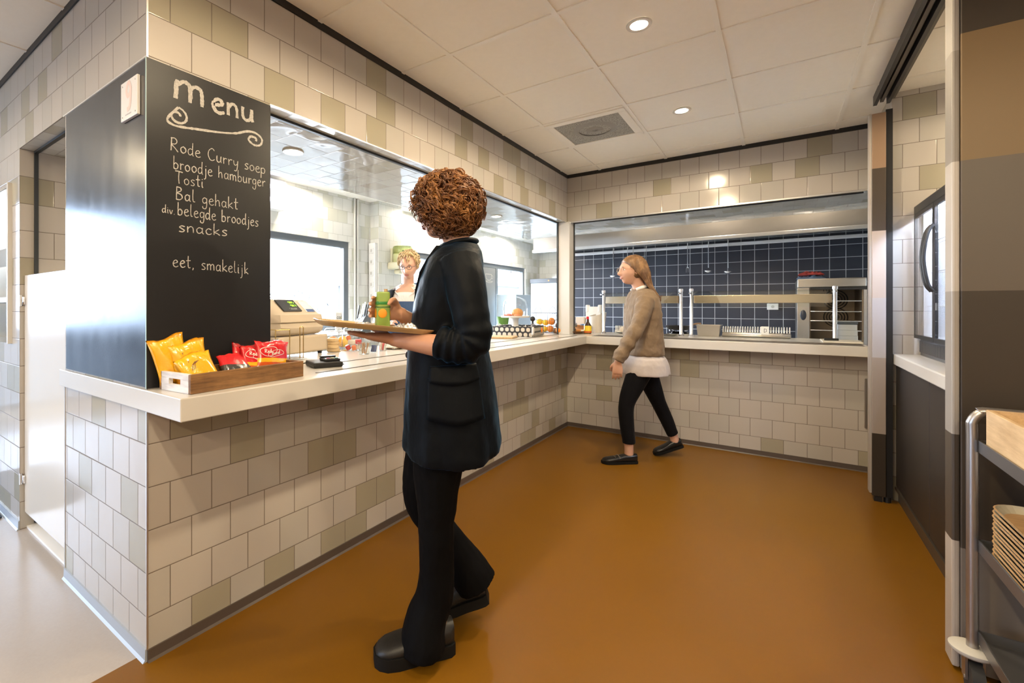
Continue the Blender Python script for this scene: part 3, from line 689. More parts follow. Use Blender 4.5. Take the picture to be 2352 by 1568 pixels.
# bag local x -> along the crate, local -y -> faces out (+X after turning by +90 deg)
bag('sweets_bag', 'yellow sweets bag at the back left corner of the crate, top folded over', .12, .165, .030, bloc(.045, .085, .020), (R_(-8), R_(-14), R_(84)), F_YEL, GY)
bag('sweets_bag', 'yellow sweets bag standing in the middle of the yellow ones', .13, .150, .032, bloc(.075, .130, .018), (R_(-14), R_(-10), R_(84)), F_YEL, GY, yelmark)
bag('sweets_bag', 'yellow sweets bag with dark print leaning at the front of the crate', .125, .118, .034, bloc(.128, .135, .016), (R_(-26), R_(-16), R_(84)), F_YEL, GY, yelmark)
bag('sweets_bag', 'black and red sweets bag lying low in the middle of the crate', .15, .105, .036, bloc(.115, .275, .014), (R_(-34), R_(6), R_(92)), F_BLK, GR)
bag('sweets_bag', 'small dark red sweets bag tucked behind the other red ones', .13, .120, .028, bloc(.055, .335, .018), (R_(-12), R_(8), R_(92)), film('film_darkred', [(0, DRED), (.4, RED), (.85, DRED)]), GR)
bag('sweets_bag', 'red sweets bag with a white outlined badge in the middle of the crate', .15, .112, .032, bloc(.100, .365, .018), (R_(-20), R_(6), R_(90)), F_RED, GR, redmark)
bag('sweets_bag', 'red and yellow sweets bag standing tallest at the right end of the crate', .165, .128, .034, bloc(.102, .425, .022), (R_(-14), R_(6), R_(92)), F_RED, GR, redmark)
# --- wire stand
BR = mat('brass_wire', (.72, .52, .22), .25, 1)
t = thing('wire_stand', 'thin brass wire stand on a clear base in front of the cash register', 'stand', (-.345, .80, CT+.0008))
m = MB(); m.box((-.05, -.10, 0), (.05, .10, .010), .002); m.build('clear_base', M_GLASSG, t)
for x, y, h in ((.035, -.085, .165), (.035, .0, .165), (.040, .060, .175), (.040, .082, .175)):
    m = MB(); m.tube([(x, y, .009), (x, y, h)], .0026, 8); m.build('upright', BR, t)
m = MB(); m.tube(spline([(.035, -.085, .164), (.035, -.04, .166), (.035, 0, .164)], 4), .0026, 8); m.tube([(-.04, -.085, .167), (.035, -.085, .167)], .0026, 8); m.tube([(-.04, 0, .167), (.035, 0, .167)], .0026, 8); m.build('top_bar', BR, t)
m = MB(); m.tube(spline([(.04, .060, .174), (.04, .071, .180), (.04, .082, .174)], 5), .0026, 8); m.build('top_hook', BR, t)
# --- cash register, local x = front, y = along the counter
M_REG = mat('register_beige', (.56, .47, .36), .45, bump=.05, bsc=300)
t = thing('cash_register', 'beige cash register with green digits facing the customer, behind the chalkboard', 'cash register', (-.66, .965, CT+.0005), R_(13.5))
m = MB(); m.box((-.20, -.215, .018), (.205, .215, .118), .008); m.build('cash_drawer', M_REG, t)
m = MB(); m.box((.2055, -.195, .026), (.209, .195, .108), .002); m.build('drawer_front', M_REG, t)
for x in (-.17, .17):
    for y in (-.18, .18): MB().cyl((x, y, 0), (x, y, .018), .014, 12).build('foot', M_PLBLK, t)
def rr(w0, w1, x0, x1, z, n=1):
    return [(x0, w0, z), (x0, w1, z), (x1-.05, w1, z), (x1-.012, w1-.02, z), (x1, w1-.06, z), (x1, w0+.06, z), (x1-.012, w0+.02, z), (x1-.05, w0, z)]
m = MB(); m.loft([rr(-.20, .20, -.18, .17, .122), rr(-.205, .205, -.19, .195, .140), rr(-.205, .205, -.19, .205, .165), rr(-.20, .20, -.19, .195, .192)]); o = m.build('lower_shell', M_REG, t, 40)
m = MB(); m.loft([rr(-.20, .20, -.19, .190, .192), rr(-.205, .205, -.19, .205, .200), rr(-.20, .20, -.19, .195, .240), rr(-.19, .19, -.19, .175, .250), rr(-.175, .175, -.185, .095, .322), rr(-.165, .165, -.18, .06, .330)]); m.build('upper_shell', M_REG, t, 40)
sl = Vector((.175-.095, 0, .250-.322)).normalized(); nn = Vector((-sl.z, 0, sl.x)) if False else Vector((.669, 0, .743))
def slope(u, v, off=0):   # u along y, v up the sloping face 0..1
    return Vector((.175, 0, .250)).lerp(Vector((.095, 0, .322)), v) + Vector((0, u, 0)) + nn*off
def plate(y0, y1, v0, v1, off, thk=.004):
    q = MB(); a = [slope(y0, v0, off), slope(y1, v0, off), slope(y1, v1, off), slope(y0, v1, off)]; q.loft([a, [p+nn*thk for p in a]]); return q
sc_ = plate(-.135, .015, .10, .98, .001, .006).build('display_panel', M_PLBLK, t)
q = MB()
SEG = {'9': 'abcdfg', '5': 'acdfg', '8': 'abcdefg', '7': 'abc'}
def seg7(q, ch, u, v, s):
    P = {'a': ((0, 1), (.5, 1)), 'b': ((.5, .5), (.5, 1)), 'c': ((.5, 0), (.5, .5)), 'd': ((0, 0), (.5, 0)), 'e': ((0, 0), (0, .5)), 'f': ((0, .5), (0, 1)), 'g': ((0, .5), (.5, .5))}
    for c in SEG[ch]:
        a, b = P[c]; ribbon(q, [(u+a[0]*s*.9, v+a[1]*s*6), (u+b[0]*s*.9, v+b[1]*s*6)], .0028, lambda x, y: slope(x, y, .0078))
for r_, v in enumerate((.70, .45)):
    for k, ch in enumerate(('985', '987')[r_]): seg7(q, ch, -.045+.016*k, v, .022)
q.build('green_digits', emat('digit_green', (.35, .9, .02), 2.2), sc_)
q = MB(); 
def dummy(): pass
for k, st in enumerate([[(.3, 1), (0, .9), (0, .55), (.3, .45), (.3, .1), (0, 0)], [(.45, 1), (.45, 0)], [(.45, .5), (.7, .5)], [(.7, 1), (.7, 0)], [(.85, 0), (1., 1), (1.15, 0)], [(.9, .4), (1.1, .4)], [(1.3, 0), (1.3, 1), (1.5, .9), (1.5, .55), (1.3, .5), (1.55, 0)], [(1.7, 0), (1.7, 1), (1.9, .9), (1.9, .55), (1.7, .5)]]):
    ribbon(q, [(-.075+a*.032, .20+b*.13) for a, b in st], .0022, lambda x, y: slope(x, y, .0076))
q.build('maker_lettering', mat('reg_letter', (.55, .55, .55), .4), sc_)
st_ = plate(.055, .135, .06, .95, .0006, .0012).build('sticker', mat('sticker_white', (.75, .75, .76), .5), t)
q = plate(.065, .135, .06, .28, .002, .0004); q.build('sticker_blue_band', mat('sticker_blue', (.04, .09, .28), .5), st_)
# --- payment tray
t = thing('payment_terminal', 'black card payment terminal in a holder on the counter edge', 'payment terminal', (-.005, .775, CT+.0005), R_(-22))
m = MB(); m.box((-.075, -.07, 0), (.075, .07, .026), .006); m.box((-.078, -.073, .010), (.078, .073, .014), .001); m.build('holder', M_PLBLK, t)
m = MB(); m.box((-.045, -.01, .026), (.050, .066, .038), .004); m.box((-.045, -.01, .038), (-.02, .066, .046), .003); m.build('raised_rim', M_PLBLK, t)
m = MB(); m.box((-.018, -.004, .0385), (.044, .06, .0395)); m.build('screen', mat('term_screen', (.02, .02, .022), .1), t)
for k, c in enumerate(((.6, .12, .12), (.55, .45, .1), (.12, .4, .12))): MB().box((.024, .002+.02*k, .0396), (.036, .018+.02*k, .0412)).build('key_row', mat('term_key%d' % k, c, .5), t)
m = MB(); m.tube(spline([(-.05, -.069, .015), (-.08, -.10, .008), (-.14, -.11, .006), (-.22, -.06, .006)], 6), .003, 6); m.build('cable', M_PLBLK, t)
# --- glass jars and cups
M_JAR = glass('jar_glass', (.97, .98, .97), .02, 1.3)
def jar(label, loc, r, h, fill):
    t = thing('glass_jar', label, 'jar', loc, 0, 'glass jars beside the cash register')
    m = MB(); m.lathe([(r*.92, 0), (r, r*.1), (r, h*.72), (r*.82, h*.84), (r*.82, h*.88)], n=32); m.build('jar_body', M_JAR, t, 60)
    m = MB(); m.lathe([(0, .003), (r*.9, .003)], n=32); m.build('jar_bottom', M_JAR, t)
    m = MB(); m.lathe([(r*.86, h*.89), (r*.86, h*.95), (r*.7, h), (0, h)], n=32); m.build('jar_lid', M_JAR, t, 60)
    m = MB(); m.tube([(r*.87*math.cos(a), r*.87*math.sin(a), h*.87) for a in [2*PI*k/28 for k in range(28)]], .002, 6, closed=True); m.tube([(r*.87, 0, h*.87), (r*1.02, 0, h*.8), (r*1.0, 0, h*.7)], .002, 6); m.build('wire_clip', M_CHROME, t)
    return t
def inside(name, label, cat, grp, loc, mb, mt, sm=None):
    o = mb.build(name, mt, None, sm, loc); return tag(o, label, cat, grp)
J1, J2 = (-.515, 1.265, CT+.0005), (-.47, 1.395, CT+.0005)
jar('clip-top glass jar of pale rusks right beside the cash register', J1, .058, .150, 0)
jar('larger clip-top glass jar of red and white wrapped sweets', J2, .070, .150, 0)
M_RUSK = mat('rusk', (.62, .44, .24), .8, var=.2, vsc=40)
for k, (z, h) in enumerate(((.004, .020), (.025, .021), (.047, .020), (.068, .018))):
    q = MB(); q.lathe([(0, 0), (.038, 0), (.042, h*.5), (.038, h), (0, h)], n=24); inside('rusk', 'round pale rusk in the smaller jar, %s' % ('lowest of the stack', 'second from the bottom', 'third from the bottom', 'on top of the stack')[k], 'rusk', 'rusks in the jar', (J1[0]+.004*math.sin(k*2), J1[1]+.004*math.cos(k*3), J1[2]+z), q, M_RUSK, 50)
rj = random.Random(8)
MR, MWH_, MOR = mat('wrap_red', (.60, .06, .06), .35), mat('wrap_white', (.72, .66, .60), .4), mat('wrap_orange', (.70, .20, .08), .4)
for k, (dx, dy, dz, mm, w_) in enumerate(((-.02, -.025, .022, MR, 'red'), (.03, -.02, .022, MOR, 'orange'), (.018, .028, .024, MWH_, 'cream'), (-.03, .02, .05, MWH_, 'white'), (.02, -.03, .058, MWH_, 'pale'), (.035, .012, .06, MR, 'crimson'), (-.01, -.03, .085, MOR, 'salmon'))):
    q = MB(); q.box((-.022, -.014, -.016), (.022, .014, .016), .007, 3); q.xf(Matrix.Rotation(rj.uniform(-1, 1), 4, 'Z') @ Matrix.Rotation(rj.uniform(-.5, .5), 4, 'X'))
    inside('wrapped_sweet', '%s wrapped sweet inside the larger glass jar' % w_, 'sweet', 'wrapped sweets in the jar', (J2[0]+dx, J2[1]+dy, J2[2]+dz), q, mm, 50)
def cup(label, loc, r, h):
    t = thing('clear_cup', label, 'cup', loc, 0, 'clear plastic cups of small items by the jars')
    m = MB(); m.lathe([(r*.8, 0), (r, h), (r*1.05, h), (r*1.05, h*.965), (r*.985, h*.96), (r*.79, .002)], n=28); m.build('cup_wall', M_JAR, t, 50)
    m = MB(); m.lathe([(0, .002), (r*.79, .002)], n=28); m.build('cup_base', M_JAR, t); return t
C1, C2, C3 = (-.245, 1.275, CT+.0005), (-.265, 1.375, CT+.0005), (-.30, 1.495, CT+.0005)
cup('clear cup of wooden stirring sticks, nearest of the small cups', C1, .038, .072)
cup('clear cup of dark blue sachets beside the stirring sticks', C2, .024, .056); cup('clear cup of red and white sachets, farthest of the small cups', C3, .030, .058)
for k in range(14):
    a = rj.uniform(0, 2*PI); b = rj.uniform(-.5, .5); q = MB(); q.box((-.0025, -.0008, 0), (.0025, .0008, .066)); M = Matrix.Rotation(rj.uniform(0, 3), 4, 'Z') @ Matrix.Rotation(b*.75, 4, 'X'); q.xf(M)
    inside('stirring_stick', 'thin wooden stirring stick fanned out in its clear cup', 'stirrer', 'stirring sticks in the clear cup', (C1[0]+.012*math.cos(a), C1[1]+.012*math.sin(a), C1[2]+.005), q, mat('stick_wood', (.45, .26, .15), .7))
for k in range(6):
    q = MB(); q.box((-.010, -.0022, 0), (.010, .0022, .042), .001); q.xf(Matrix.Rotation(.3*k, 4, 'Z') @ Matrix.Rotation(.12*(k-3), 4, 'X')); inside('sachet', 'dark blue sachet in the smallest clear cup', 'sachet', 'blue sachets in the cup', (C2[0]+.004*(k-3), C2[1]+.003*(k % 3-1), C2[2]+.006), q, mat('sachet_blue', (.06, .09, .26), .4, var=.5, vsc=90))
for k in range(6):
    q = MB(); q.box((-.012, -.0024, 0), (.012, .0024, .046), .001); q.xf(Matrix.Rotation(.4*k, 4, 'Z') @ Matrix.Rotation(.1*(k-3), 4, 'X')); inside('sachet', ('red sachet in the farthest clear cup', 'white sachet in the farthest clear cup')[k % 2], 'sachet', 'red and white sachets in the cup', (C3[0]+.005*(k-3), C3[1]+.004*(k % 3-1), C3[2]+.006), q, (MR, MWH_)[k % 2])
def crumple(w, d, h, seed, mb=None, n=26):
    mb = mb or MB(); V = [[None]*(n+1) for _ in range(n+1)]
    for i in range(n+1):
        for j in range(n+1):
            x = (i/n-.5); y = (j/n-.5); e = max(0, 1-(2*abs(x))**2)*max(0, 1-(2*abs(y))**2)
            z = h*(e**.5)*(.55+.9*abs(noise.noise(Vector((x*7+seed, y*7, seed)))))+.25*h*abs(noise.noise(Vector((x*19, y*19+seed, 3))))*e**.3
            V[i][j] = mb.bm.verts.new((x*w, y*d, z))
    for i in range(n):
        for j in range(n): mb.bm.faces.new((V[i][j], V[i+1][j], V[i+1][j+1], V[i][j+1]))
    mb.bm.faces.new([V[i][0] for i in range(n, -1, -1)]+[V[0][j] for j in range(1, n+1)]+[V[i][n] for i in range(1, n+1)]+[V[n][j] for j in range(n-1, 0, -1)]) if False else None
    return mb
t = tag(MB().lathe([(0, 0), (.05, 0), (.082, .012), (.086, .014), (.05, .004), (0, .004)], n=32).build('small_plate', mat('plate_brown', (.45, .32, .2), .4), None, 50, (-.355, 1.66, CT+.0005)), 'small brown-rimmed plate behind the clear cups', 'plate')
t = tag(crumple(.12, .12, .05, 4).build('crumpled_paper', mat('crumple_white', (.78, .77, .75), .5), None, None, (-.355, 1.66, CT+.006)), 'crumpled white paper on the small plate', 'paper')
# orange and lemon peeking between register and jars
for k, (x, y, r, c, lb, nm) in enumerate(((-.70, 1.42, .042, (.75, .22, .02), 'orange lying behind the glass jars by the register', 'orange'), (-.72, 1.53, .040, (.75, .42, .03), 'yellow orange next to the first one behind the jars', 'orange'), (-.63, 1.355, .030, (.05, .06, .08), 'dark plum behind the right end of the register', 'plum'))):
    tag(MB().ball((0, 0, r), r, 20, 14).build(nm, mat('fruit_%d' % k, c, .45, bump=.15, bsc=250), None, 180, (x, y, CT+.0005)), lb, nm)
# --- worktop under the windows with stand, sign, jug
t = thing('kitchen_bench', 'steel kitchen bench under the window behind the register', 'workbench', (-2.22, 2.35, 0))
m = MB(); m.box((-.32, -1.10, .90), (.32, 1.10, .94), .004); m.build('bench_top', M_STEEL, t)
for x in (-.28, .28):
    for y in (-1.05, 1.05): MB().box((x-.02, y-.02, 0), (x+.02, y+.02, .90)).build('leg', M_STEEL, t)
t = thing('card_sign', 'small white card sign with dark lettering under the grey window frame', 'sign', (-2.36, 2.93, .9405), R_(6))
m = MB(); m.box((-.006, -.05, 0), (.006, .05, .23), .002); m.box((-.03, -.05, 0), (.03, .05, .006)); m.build('sign_holder', M_PLWH, t)
m = MB(); m.box((.0062, -.043, .01), (.0072, .043, .215)); m.build('card', mat('card_grey', (.62, .60, .56), .6), t)
q = MB(); write(q, 'cad', -.036, .15, .05, lambda u, v: (.0076+LAY[0]*.00005, u, v), .006); q.build('card_lettering', mat('card_ink', (.03, .03, .03), .6), t)
q = MB(); write(q, 'x', .024, .15, .05, lambda u, v: (.0076, u, v), .006); q.build('card_letter', mat('card_yellow', (.55, .45, .05), .6), t)
t = thing('knife_block', 'grey slanted block with knives and handles on the bench by the window', 'knife block', (-2.20, 3.14, .9405))
m = MB(); m.prism([(-.07, 0), (.09, 0), (.09, .16), (.02, .20), (-.07, .08)], 'x', -.06, .06); m.build('block', mat('block_grey', (.10, .115, .13), .4), t)
for k, (x, y, l, c) in enumerate(((-.04, -.03, .16, 0), (.0, -.01, .18, 1), (.04, 0, .17, 0), (-.03, .045, .20, 1), (.02, .05, .19, 0), (.045, .07, .15, 1))):
    b = Vector((x, y, .15)); d = Vector((0, .25, 1)).normalized(); m = MB(); m.tube([b, b+d*l*.5, b+d*l], [.009, .011, .008], 8); m.build('knife_handle', (M_PLBLK, M_PLWH)[c], t, 60)
t = thing('white_jug', 'white flared plastic jug on the bench, left of the tiled column', 'jug', (-2.12, 3.33, .9405))
m = MB(); m.lathe([(0, 0), (.085, 0), (.08, .05), (.05, .16), (.055, .25), (.065, .29), (.058, .29), (.046, .24)], n=28); m.build('jug_body', mat('jug_white', (.78, .78, .76), .3), t, 60)
m = MB(); m.tube(spline([(.05, 0, .25), (.10, 0, .22), (.10, 0, .12), (.066, 0, .08)], 5), .008, 8); m.build('jug_handle', MC['jug_white'], t, 60)
# --- cutting board, cloth basket, cake stand, fruit
t = tag(MB().box((-.17, -.12, 0), (.17, .12, .018), .004).build('serving_board', M_BIRCH, None, None, (-.32, 3.02, CT+.0005)), 'pale wooden serving board left of the patterned basket', 'board'); t.rotation_euler = (0, 0, R_(16))
def clothmat():
    q = NT('scallop_cloth'); tc = q.n('ShaderNodeTexCoord'); sp = q.n('ShaderNodeSeparateXYZ'); q.l(tc.outputs['Object'], sp.inputs[0])
    g = q.n('ShaderNodeNewGeometry'); s2 = q.n('ShaderNodeSeparateXYZ'); q.l(tc.outputs['Normal'], s2.inputs[0])
    isx = q.math('GREATER_THAN', q.math('ABSOLUTE', s2.outputs[0]), .6)
    mx = q.n('ShaderNodeMix', data_type='FLOAT'); q.l(isx, mx.inputs[0]); q.l(sp.outputs[0], mx.inputs[2]); q.l(sp.outputs[1], mx.inputs[3])
    v = q.math('DIVIDE', q.math('ADD', sp.outputs[2], .004), .047); row = q.math('FLOOR', v); fv = q.math('FRACT', v)
    u = q.math('ADD', q.math('DIVIDE', mx.outputs[0], .052), q.math('MULTIPLY', q.math('FLOORED_MODULO', row, 2), .5)); fu = q.math('FRACT', u)
    dx = q.math('SUBTRACT', fu, .45); dy = q.math('SUBTRACT', fv, .5)
    d = q.math('ADD', q.math('POWER', q.math('ABSOLUTE', q.math('DIVIDE', dx, .36)), 2.4), q.math('POWER', q.math('ABSOLUTE', q.math('DIVIDE', dy, .40)), 2.4))
    q.set(base=q.mix(q.math('LESS_THAN', d, 1), (.035, .037, .045), (.56, .52, .46)), rough=.85); return q.m
t = thing('cloth_basket', 'shallow black and cream scallop-patterned cloth basket on the counter', 'basket', (-.325, 3.475, CT+.0006), R_(10))
m = MB(); bentbox(.40, .42, .098, .014, m, .005); o = m.build('basket_wall', clothmat(), t, 40)
m = MB(); m.box((.19, -.23, .02), (.212, -.20, .095), .008); m.build('corner_knot', mat('knot_cloth', (.55, .53, .52), .8), t, 40)
t = thing('cake_stand', 'white cake stand under a clear glass dome, standing in the patterned basket', 'cake stand', (-.43, 3.60, CT+.016))
m = MB(); m.lathe([(0, 0), (.075, 0), (.07, .010), (.036, .022), (.034, .14), (.05, .158), (0, .158)], n=32); m.build('pedestal', mat('ceramic', (.80, .79, .77), .15), t, 50)
m = MB(); m.lathe([(0, .158), (.142, .158), (.148, .166), (.148, .176), (.140, .171), (0, .171)], n=44); m.build('plate', MC['ceramic'], t, 40)
M_DOME = glass('dome_glass', (.97, .98, .98), 0, 1.8)
m = MB(); m.lathe([(.126, .173), (.128, .26), (.122, .31), (.10, .345), (.05, .368), (.018, .376), (.014, .385)], n=44); m.build('glass_dome', M_DOME, t, 60)
m = MB(); m.ball((0, 0, .405), (.024, .024, .021), 20, 12); m.build('dome_knob', M_DOME, t, 180)
def roll(label, loc, c, s=(.058, .045, .032), rz=0, grp='bread rolls under the glass dome'):
    q = MB(); q.ball((0, 0, s[2]*.8), s, 24, 14)
    for v in q.bm.verts:
        if v.co.z < s[2]*.25: v.co.z = 0
        v.co += v.co.normalized()*.003*noise.noise(v.co*60)
    o = tag(q.build('bread_roll', c, None, 180, loc), label, 'bread roll', grp); o.rotation_euler = (0, 0, rz); return o
M_BREAD = mat('bread_crust', (.62, .28, .08), .5, var=.3, vsc=25); M_BREAD2 = mat('bread_red', (.55, .12, .06), .5, var=.3, vsc=25)
base = Vector((-.43, 3.60, CT+.016+.172))
roll('plump golden bread roll in the middle under the glass dome', base+Vector((.02, .01, 0)), M_BREAD, (.062, .05, .045))
roll('flat reddish pastry at the left under the glass dome', base+Vector((-.06, -.045, 0)), M_BREAD2, (.05, .04, .014))
roll('flat orange pastry at the right under the glass dome', base+Vector((.055, -.065, 0)), mat('bread_or', (.62, .2, .07), .5), (.036, .03, .012))
t = tag(crumple(.16, .16, .10, 9).build('cloth_bundle', mat('checked_cloth', (.66, .68, .72), .8, var=.25, vsc=60), None, None, (-.62, 3.66, CT+.0005)), 'crumpled white and blue cloth left of the cake stand', 'cloth')
t = tag(MB().lathe([(0, 0), (.04, 0), (.06, .035), (.063, .038), (.055, .034), (.036, .006), (0, .006)], n=32).build('small_bowl', MC['ceramic'], None, 60, (-.43, 3.42, CT+.060)), 'small white bowl in the patterned basket before the cake stand', 'bowl') if False else None
t = tag(crumple(.13, .10, .075, 12).build('folded_napkin', MC['crumple_white'], None, None, (-.27, 3.50, CT+.015)), 'bunched white napkin in the patterned basket', 'napkin')
t = thing('pepper_mill', 'small black-topped mill standing in the basket, right of the cake stand', 'pepper mill', (-.235, 3.60, CT+.015))
m = MB(); m.lathe([(0, 0), (.022, 0), (.024, .02), (.019, .06), (.021, .10), (0, .10)], n=24); m.build('mill_body', M_CHROME, t, 50)
m = MB(); m.lathe([(.010, .10), (.010, .125)], n=16); m.ball((0, 0, .148), .026, 18, 12); m.build('mill_top', M_PLBLK, t, 60)
t = thing('wire_fruit_basket', 'wire basket with two loop handles holding oranges behind the patterned basket', 'basket', (-.30, 4.06, CT+.0005), R_(8))
q = MB(); bw, bd, bh = .13, .09, .215
for z, f in ((.004, .8), (.07, .86), (.14, .93), (bh, 1)):
    q.tube([(-bw*f, -bd*f, z), (bw*f, -bd*f, z), (bw*f, bd*f, z), (-bw*f, bd*f, z)], .0022 if z < bh else .0035, 6, closed=True)
for k in range(11):
    x = -1+2*k/10; q.tube([(x*bw*.8, -bd*.8, .004), (x*bw, -bd, bh)], .0016, 5); q.tube([(x*bw*.8, bd*.8, .004), (x*bw, bd, bh)], .0016, 5); q.tube([(x*bw*.8, -bd*.8, .004), (x*bw*.8, bd*.8, .004)], .0016, 5)
for k in range(1, 7):
    y = -1+2*k/7; q.tube([(-bw*.8, y*bd*.8, .004), (-bw, y*bd, bh)], .0016, 5); q.tube([(bw*.8, y*bd*.8, .004), (bw, y*bd, bh)], .0016, 5)
q.build('wire_cage', mat('grey_wire', (.16, .16, .17), .35, .8), t)
for s in (-1, 1):
    q = MB(); q.tube([(s*bw*(.62+.30*math.cos(a)), 0 if True else 0, bh+.068*math.sin(a)) for a in [PI*k/14 for k in range(15)]], .0032, 6); q.build('loop_handle', MC['grey_wire'], t)
M_OR = mat('orange_peel', (.80, .24, .015), .4, bump=.2, bsc=220); M_YE = mat('lemon_peel', (.82, .50, .02), .4, bump=.2, bsc=220)
for k, (x, y, z, mm, r, lb) in enumerate(((-.07, -.02, .008, M_OR, .036, 'orange low at the left of the wire basket'), (.0, -.025, .008, M_YE, .034, 'lemon low in the middle of the wire basket'), (.068, -.02, .008, M_OR, .037, 'orange low at the right of the wire basket'),
        (-.065, .0, .085, M_YE, .035, 'lemon on top at the left of the wire basket'), (.005, .0, .078, M_YE, .034, 'lemon on top in the middle of the wire basket'), (.072, .0, .086, M_OR, .040, 'big orange on top at the right of the wire basket'))):
    o = tag(MB().ball((0, 0, r), (r*1.0, r, r) if mm is M_OR else (r*1.15, r*.95, r*.95), 20, 14).build('orange' if mm is M_OR else 'lemon', mm, None, 180, Vector((-.30, 4.06, CT))+Vector((x, y, z))), lb, 'orange' if mm is M_OR else 'lemon', 'fruit in the wire basket')
for k, (x, y, r, lb) in enumerate(((-.125, 3.62, .036, 'orange at the inner right end of the patterned basket'), (-.20, 3.53, .034, 'orange beside the white napkin in the patterned basket'), (-.085, 3.93, .038, 'loose orange on the counter between basket and wicker tray'))):
    tag(MB().ball((0, 0, r), r, 20, 14).build('orange', M_OR, None, 180, (x if k else -.17, y, CT+(.016 if k < 2 else .0005))), lb, 'orange')
def wicker():
    q = NT('wicker_brown'); v = q.n('ShaderNodeTexWave'); v.inputs['Scale'].default_value = 60; v.inputs['Distortion'].default_value = 3; q.l(q.coords('Object'), v.inputs['Vector'])
    q.set(base=q.mix(v.outputs['Fac'], (.10, .04, .012), (.36, .17, .06)), rough=.6); q.bump(v.outputs['Fac'], .6, .004); return q.m
t = tag(MB().lathe([(0, 0), (.14, 0), (.165, .022), (.17, .026), (.158, .024), (.135, .006), (0, .006)], n=40, sy=1.1).build('wicker_tray', wicker(), None, 50, (-.07, 4.13, CT+.0005)), 'flat round wicker tray with packed cookies near the corner post', 'tray')
M_COOK = mat('cookie_pack', (.20, .10, .05), .3, var=.8, vsc=30, coat=.8); M_COOK2 = mat('cookie_pack_dark', (.035, .025, .02), .3, var=.9, vsc=40, coat=.8)
for k, (x, y, z, w, d, h, mm, lb) in enumerate(((-.14, 4.08, .007, .12, .13, .05, M_COOK, 'brown cookie pack low on the wicker tray'), (-.03, 4.09, .007, .10, .12, .055, M_COOK2, 'dark cookie pack at the right on the wicker tray'), (-.13, 4.12, .058, .12, .11, .048, M_COOK, 'light-topped cookie pack stacked at the left on the tray'), (-.035, 4.13, .063, .11, .10, .050, M_COOK2, 'dark cookie pack stacked at the right on the tray'), (.03, 4.19, .007, .06, .09, .035, M_BREAD, 'small bread snack at the end of the wicker tray'))):
    q = MB(); q.box((-w/2, -d/2, 0), (w/2, d/2, h), .016, 3); tag(q.build('cookie_pack', mm, None, 50, (x, y, CT+z)), lb, 'cookie pack', 'packs on the wicker tray')
t = tag(MB().lathe([(0, 0), (.05, 0), (.10, .075), (.103, .078), (.094, .074), (.046, .006), (0, .006)], n=32).build('orange_bowl', mat('bowl_orange', (.55, .25, .08), .4), None, 50, (-.02, 4.42, CT+.0005)), 'orange-brown bowl with sachets in front of the white post', 'bowl')
for k in range(5):
    q = MB(); q.box((-.02, -.002, 0), (.02, .002, .06), .001); q.xf(Matrix.Rotation(.6*k, 4, 'Z') @ Matrix.Rotation(.35, 4, 'X'))
    tag(q.build('sachet', (mat('sachet_lblue', (.12, .28, .55), .4), MWH_)[k % 2], None, None, (-.02+.024*math.cos(1.3*k), 4.42+.024*math.sin(1.3*k), CT+.035)), ('blue', 'white')[k % 2]+' sachet sticking out of the orange bowl', 'sachet', 'sachets in the orange bowl')
M_PAPERB = mat('cream_paper', (.62, .56, .48), .7, var=.06, vsc=20, bump=.15, bsc=30)
t = thing('paper_bucket', 'cream paper bucket behind the sauce bottle', 'bucket', (.145, 4.46, CT+.0005))
m = MB(); R0 = [[(.075*math.cos(a), .075*math.sin(a), 0) for a in [2*PI*k/28 for k in range(28)]], [(.092*math.cos(a), .092*math.sin(a), .20+.022*math.cos(a-.6)) for a in [2*PI*k/28 for k in range(28)]], [(.087*math.cos(a), .087*math.sin(a), .20+.022*math.cos(a-.6)) for a in [2*PI*k/28 for k in range(28)]], [(.070*math.cos(a), .070*math.sin(a), .006) for a in [2*PI*k/28 for k in range(28)]]]
m.loft(R0); m.build('bucket_wall', M_PAPERB, t, 50)
t = tag(MB().box((-.05, -.05, 0), (.05, .05, .165), .004).build('paper_box', M_PAPERB, None, None, (-.075, 4.56, CT+.0005)), 'cream paper box against the white corner post', 'box')
t = thing('white_holder', 'bright white napkin holder with two raised corners, tallest by the post', 'holder', (.07, 4.565, CT+.0005))
m = MB(); m.box((-.085, -.03, 0), (.085, .03, .285), .004); m.build('holder_body', M_PLWH, t)
for x in (-.07, .07): MB().box((x-.018, -.034, .22), (x+.018, .034, .305), .01).build('corner_lug', M_PLWH, t)
t = thing('sauce_bottle', 'dark sauce bottle with yellow label and red cap at the counter corner', 'bottle', (.135, 4.16, CT+.0005))
m = MB(); m.lathe([(0, 0), (.036, 0), (.039, .006), (.038, .085), (.026, .105), (.014, .125), (.012, .155), (0, .155)], n=24, sy=.7); m.build('bottle_body', mat('sauce_brown', (.035, .015, .008), .12), t, 50)
m = MB(); m.lathe([(.0395, .008), (.0405, .012), (.0392, .082), (.036, .085)], n=24, sy=.72); m.build('label', mat('label_yellow', (.80, .58, .02), .4), t, 50)
m = MB(); m.lathe([(.0412, .010), (.0414, .026), (.041, .027)], n=24, sy=.725); m.build('label_band', mat('label_red', (.6, .1, .02), .4), t, 50)
m = MB(); m.lathe([(.013, .152), (.014, .154), (.013, .180), (0, .182)], n=18, sy=.9); m.build('cap', mat('cap_red', (.65, .02, .03), .3), t, 50)
tag(MB().ball((0, 0, .02), (.035, .03, .02), 18, 10).build('garlic_bulb', MC['ceramic'], None, 180, (.075, 4.19, CT+.0005)), 'small white bulb beside the wicker tray and sauce bottle', 'bulb')
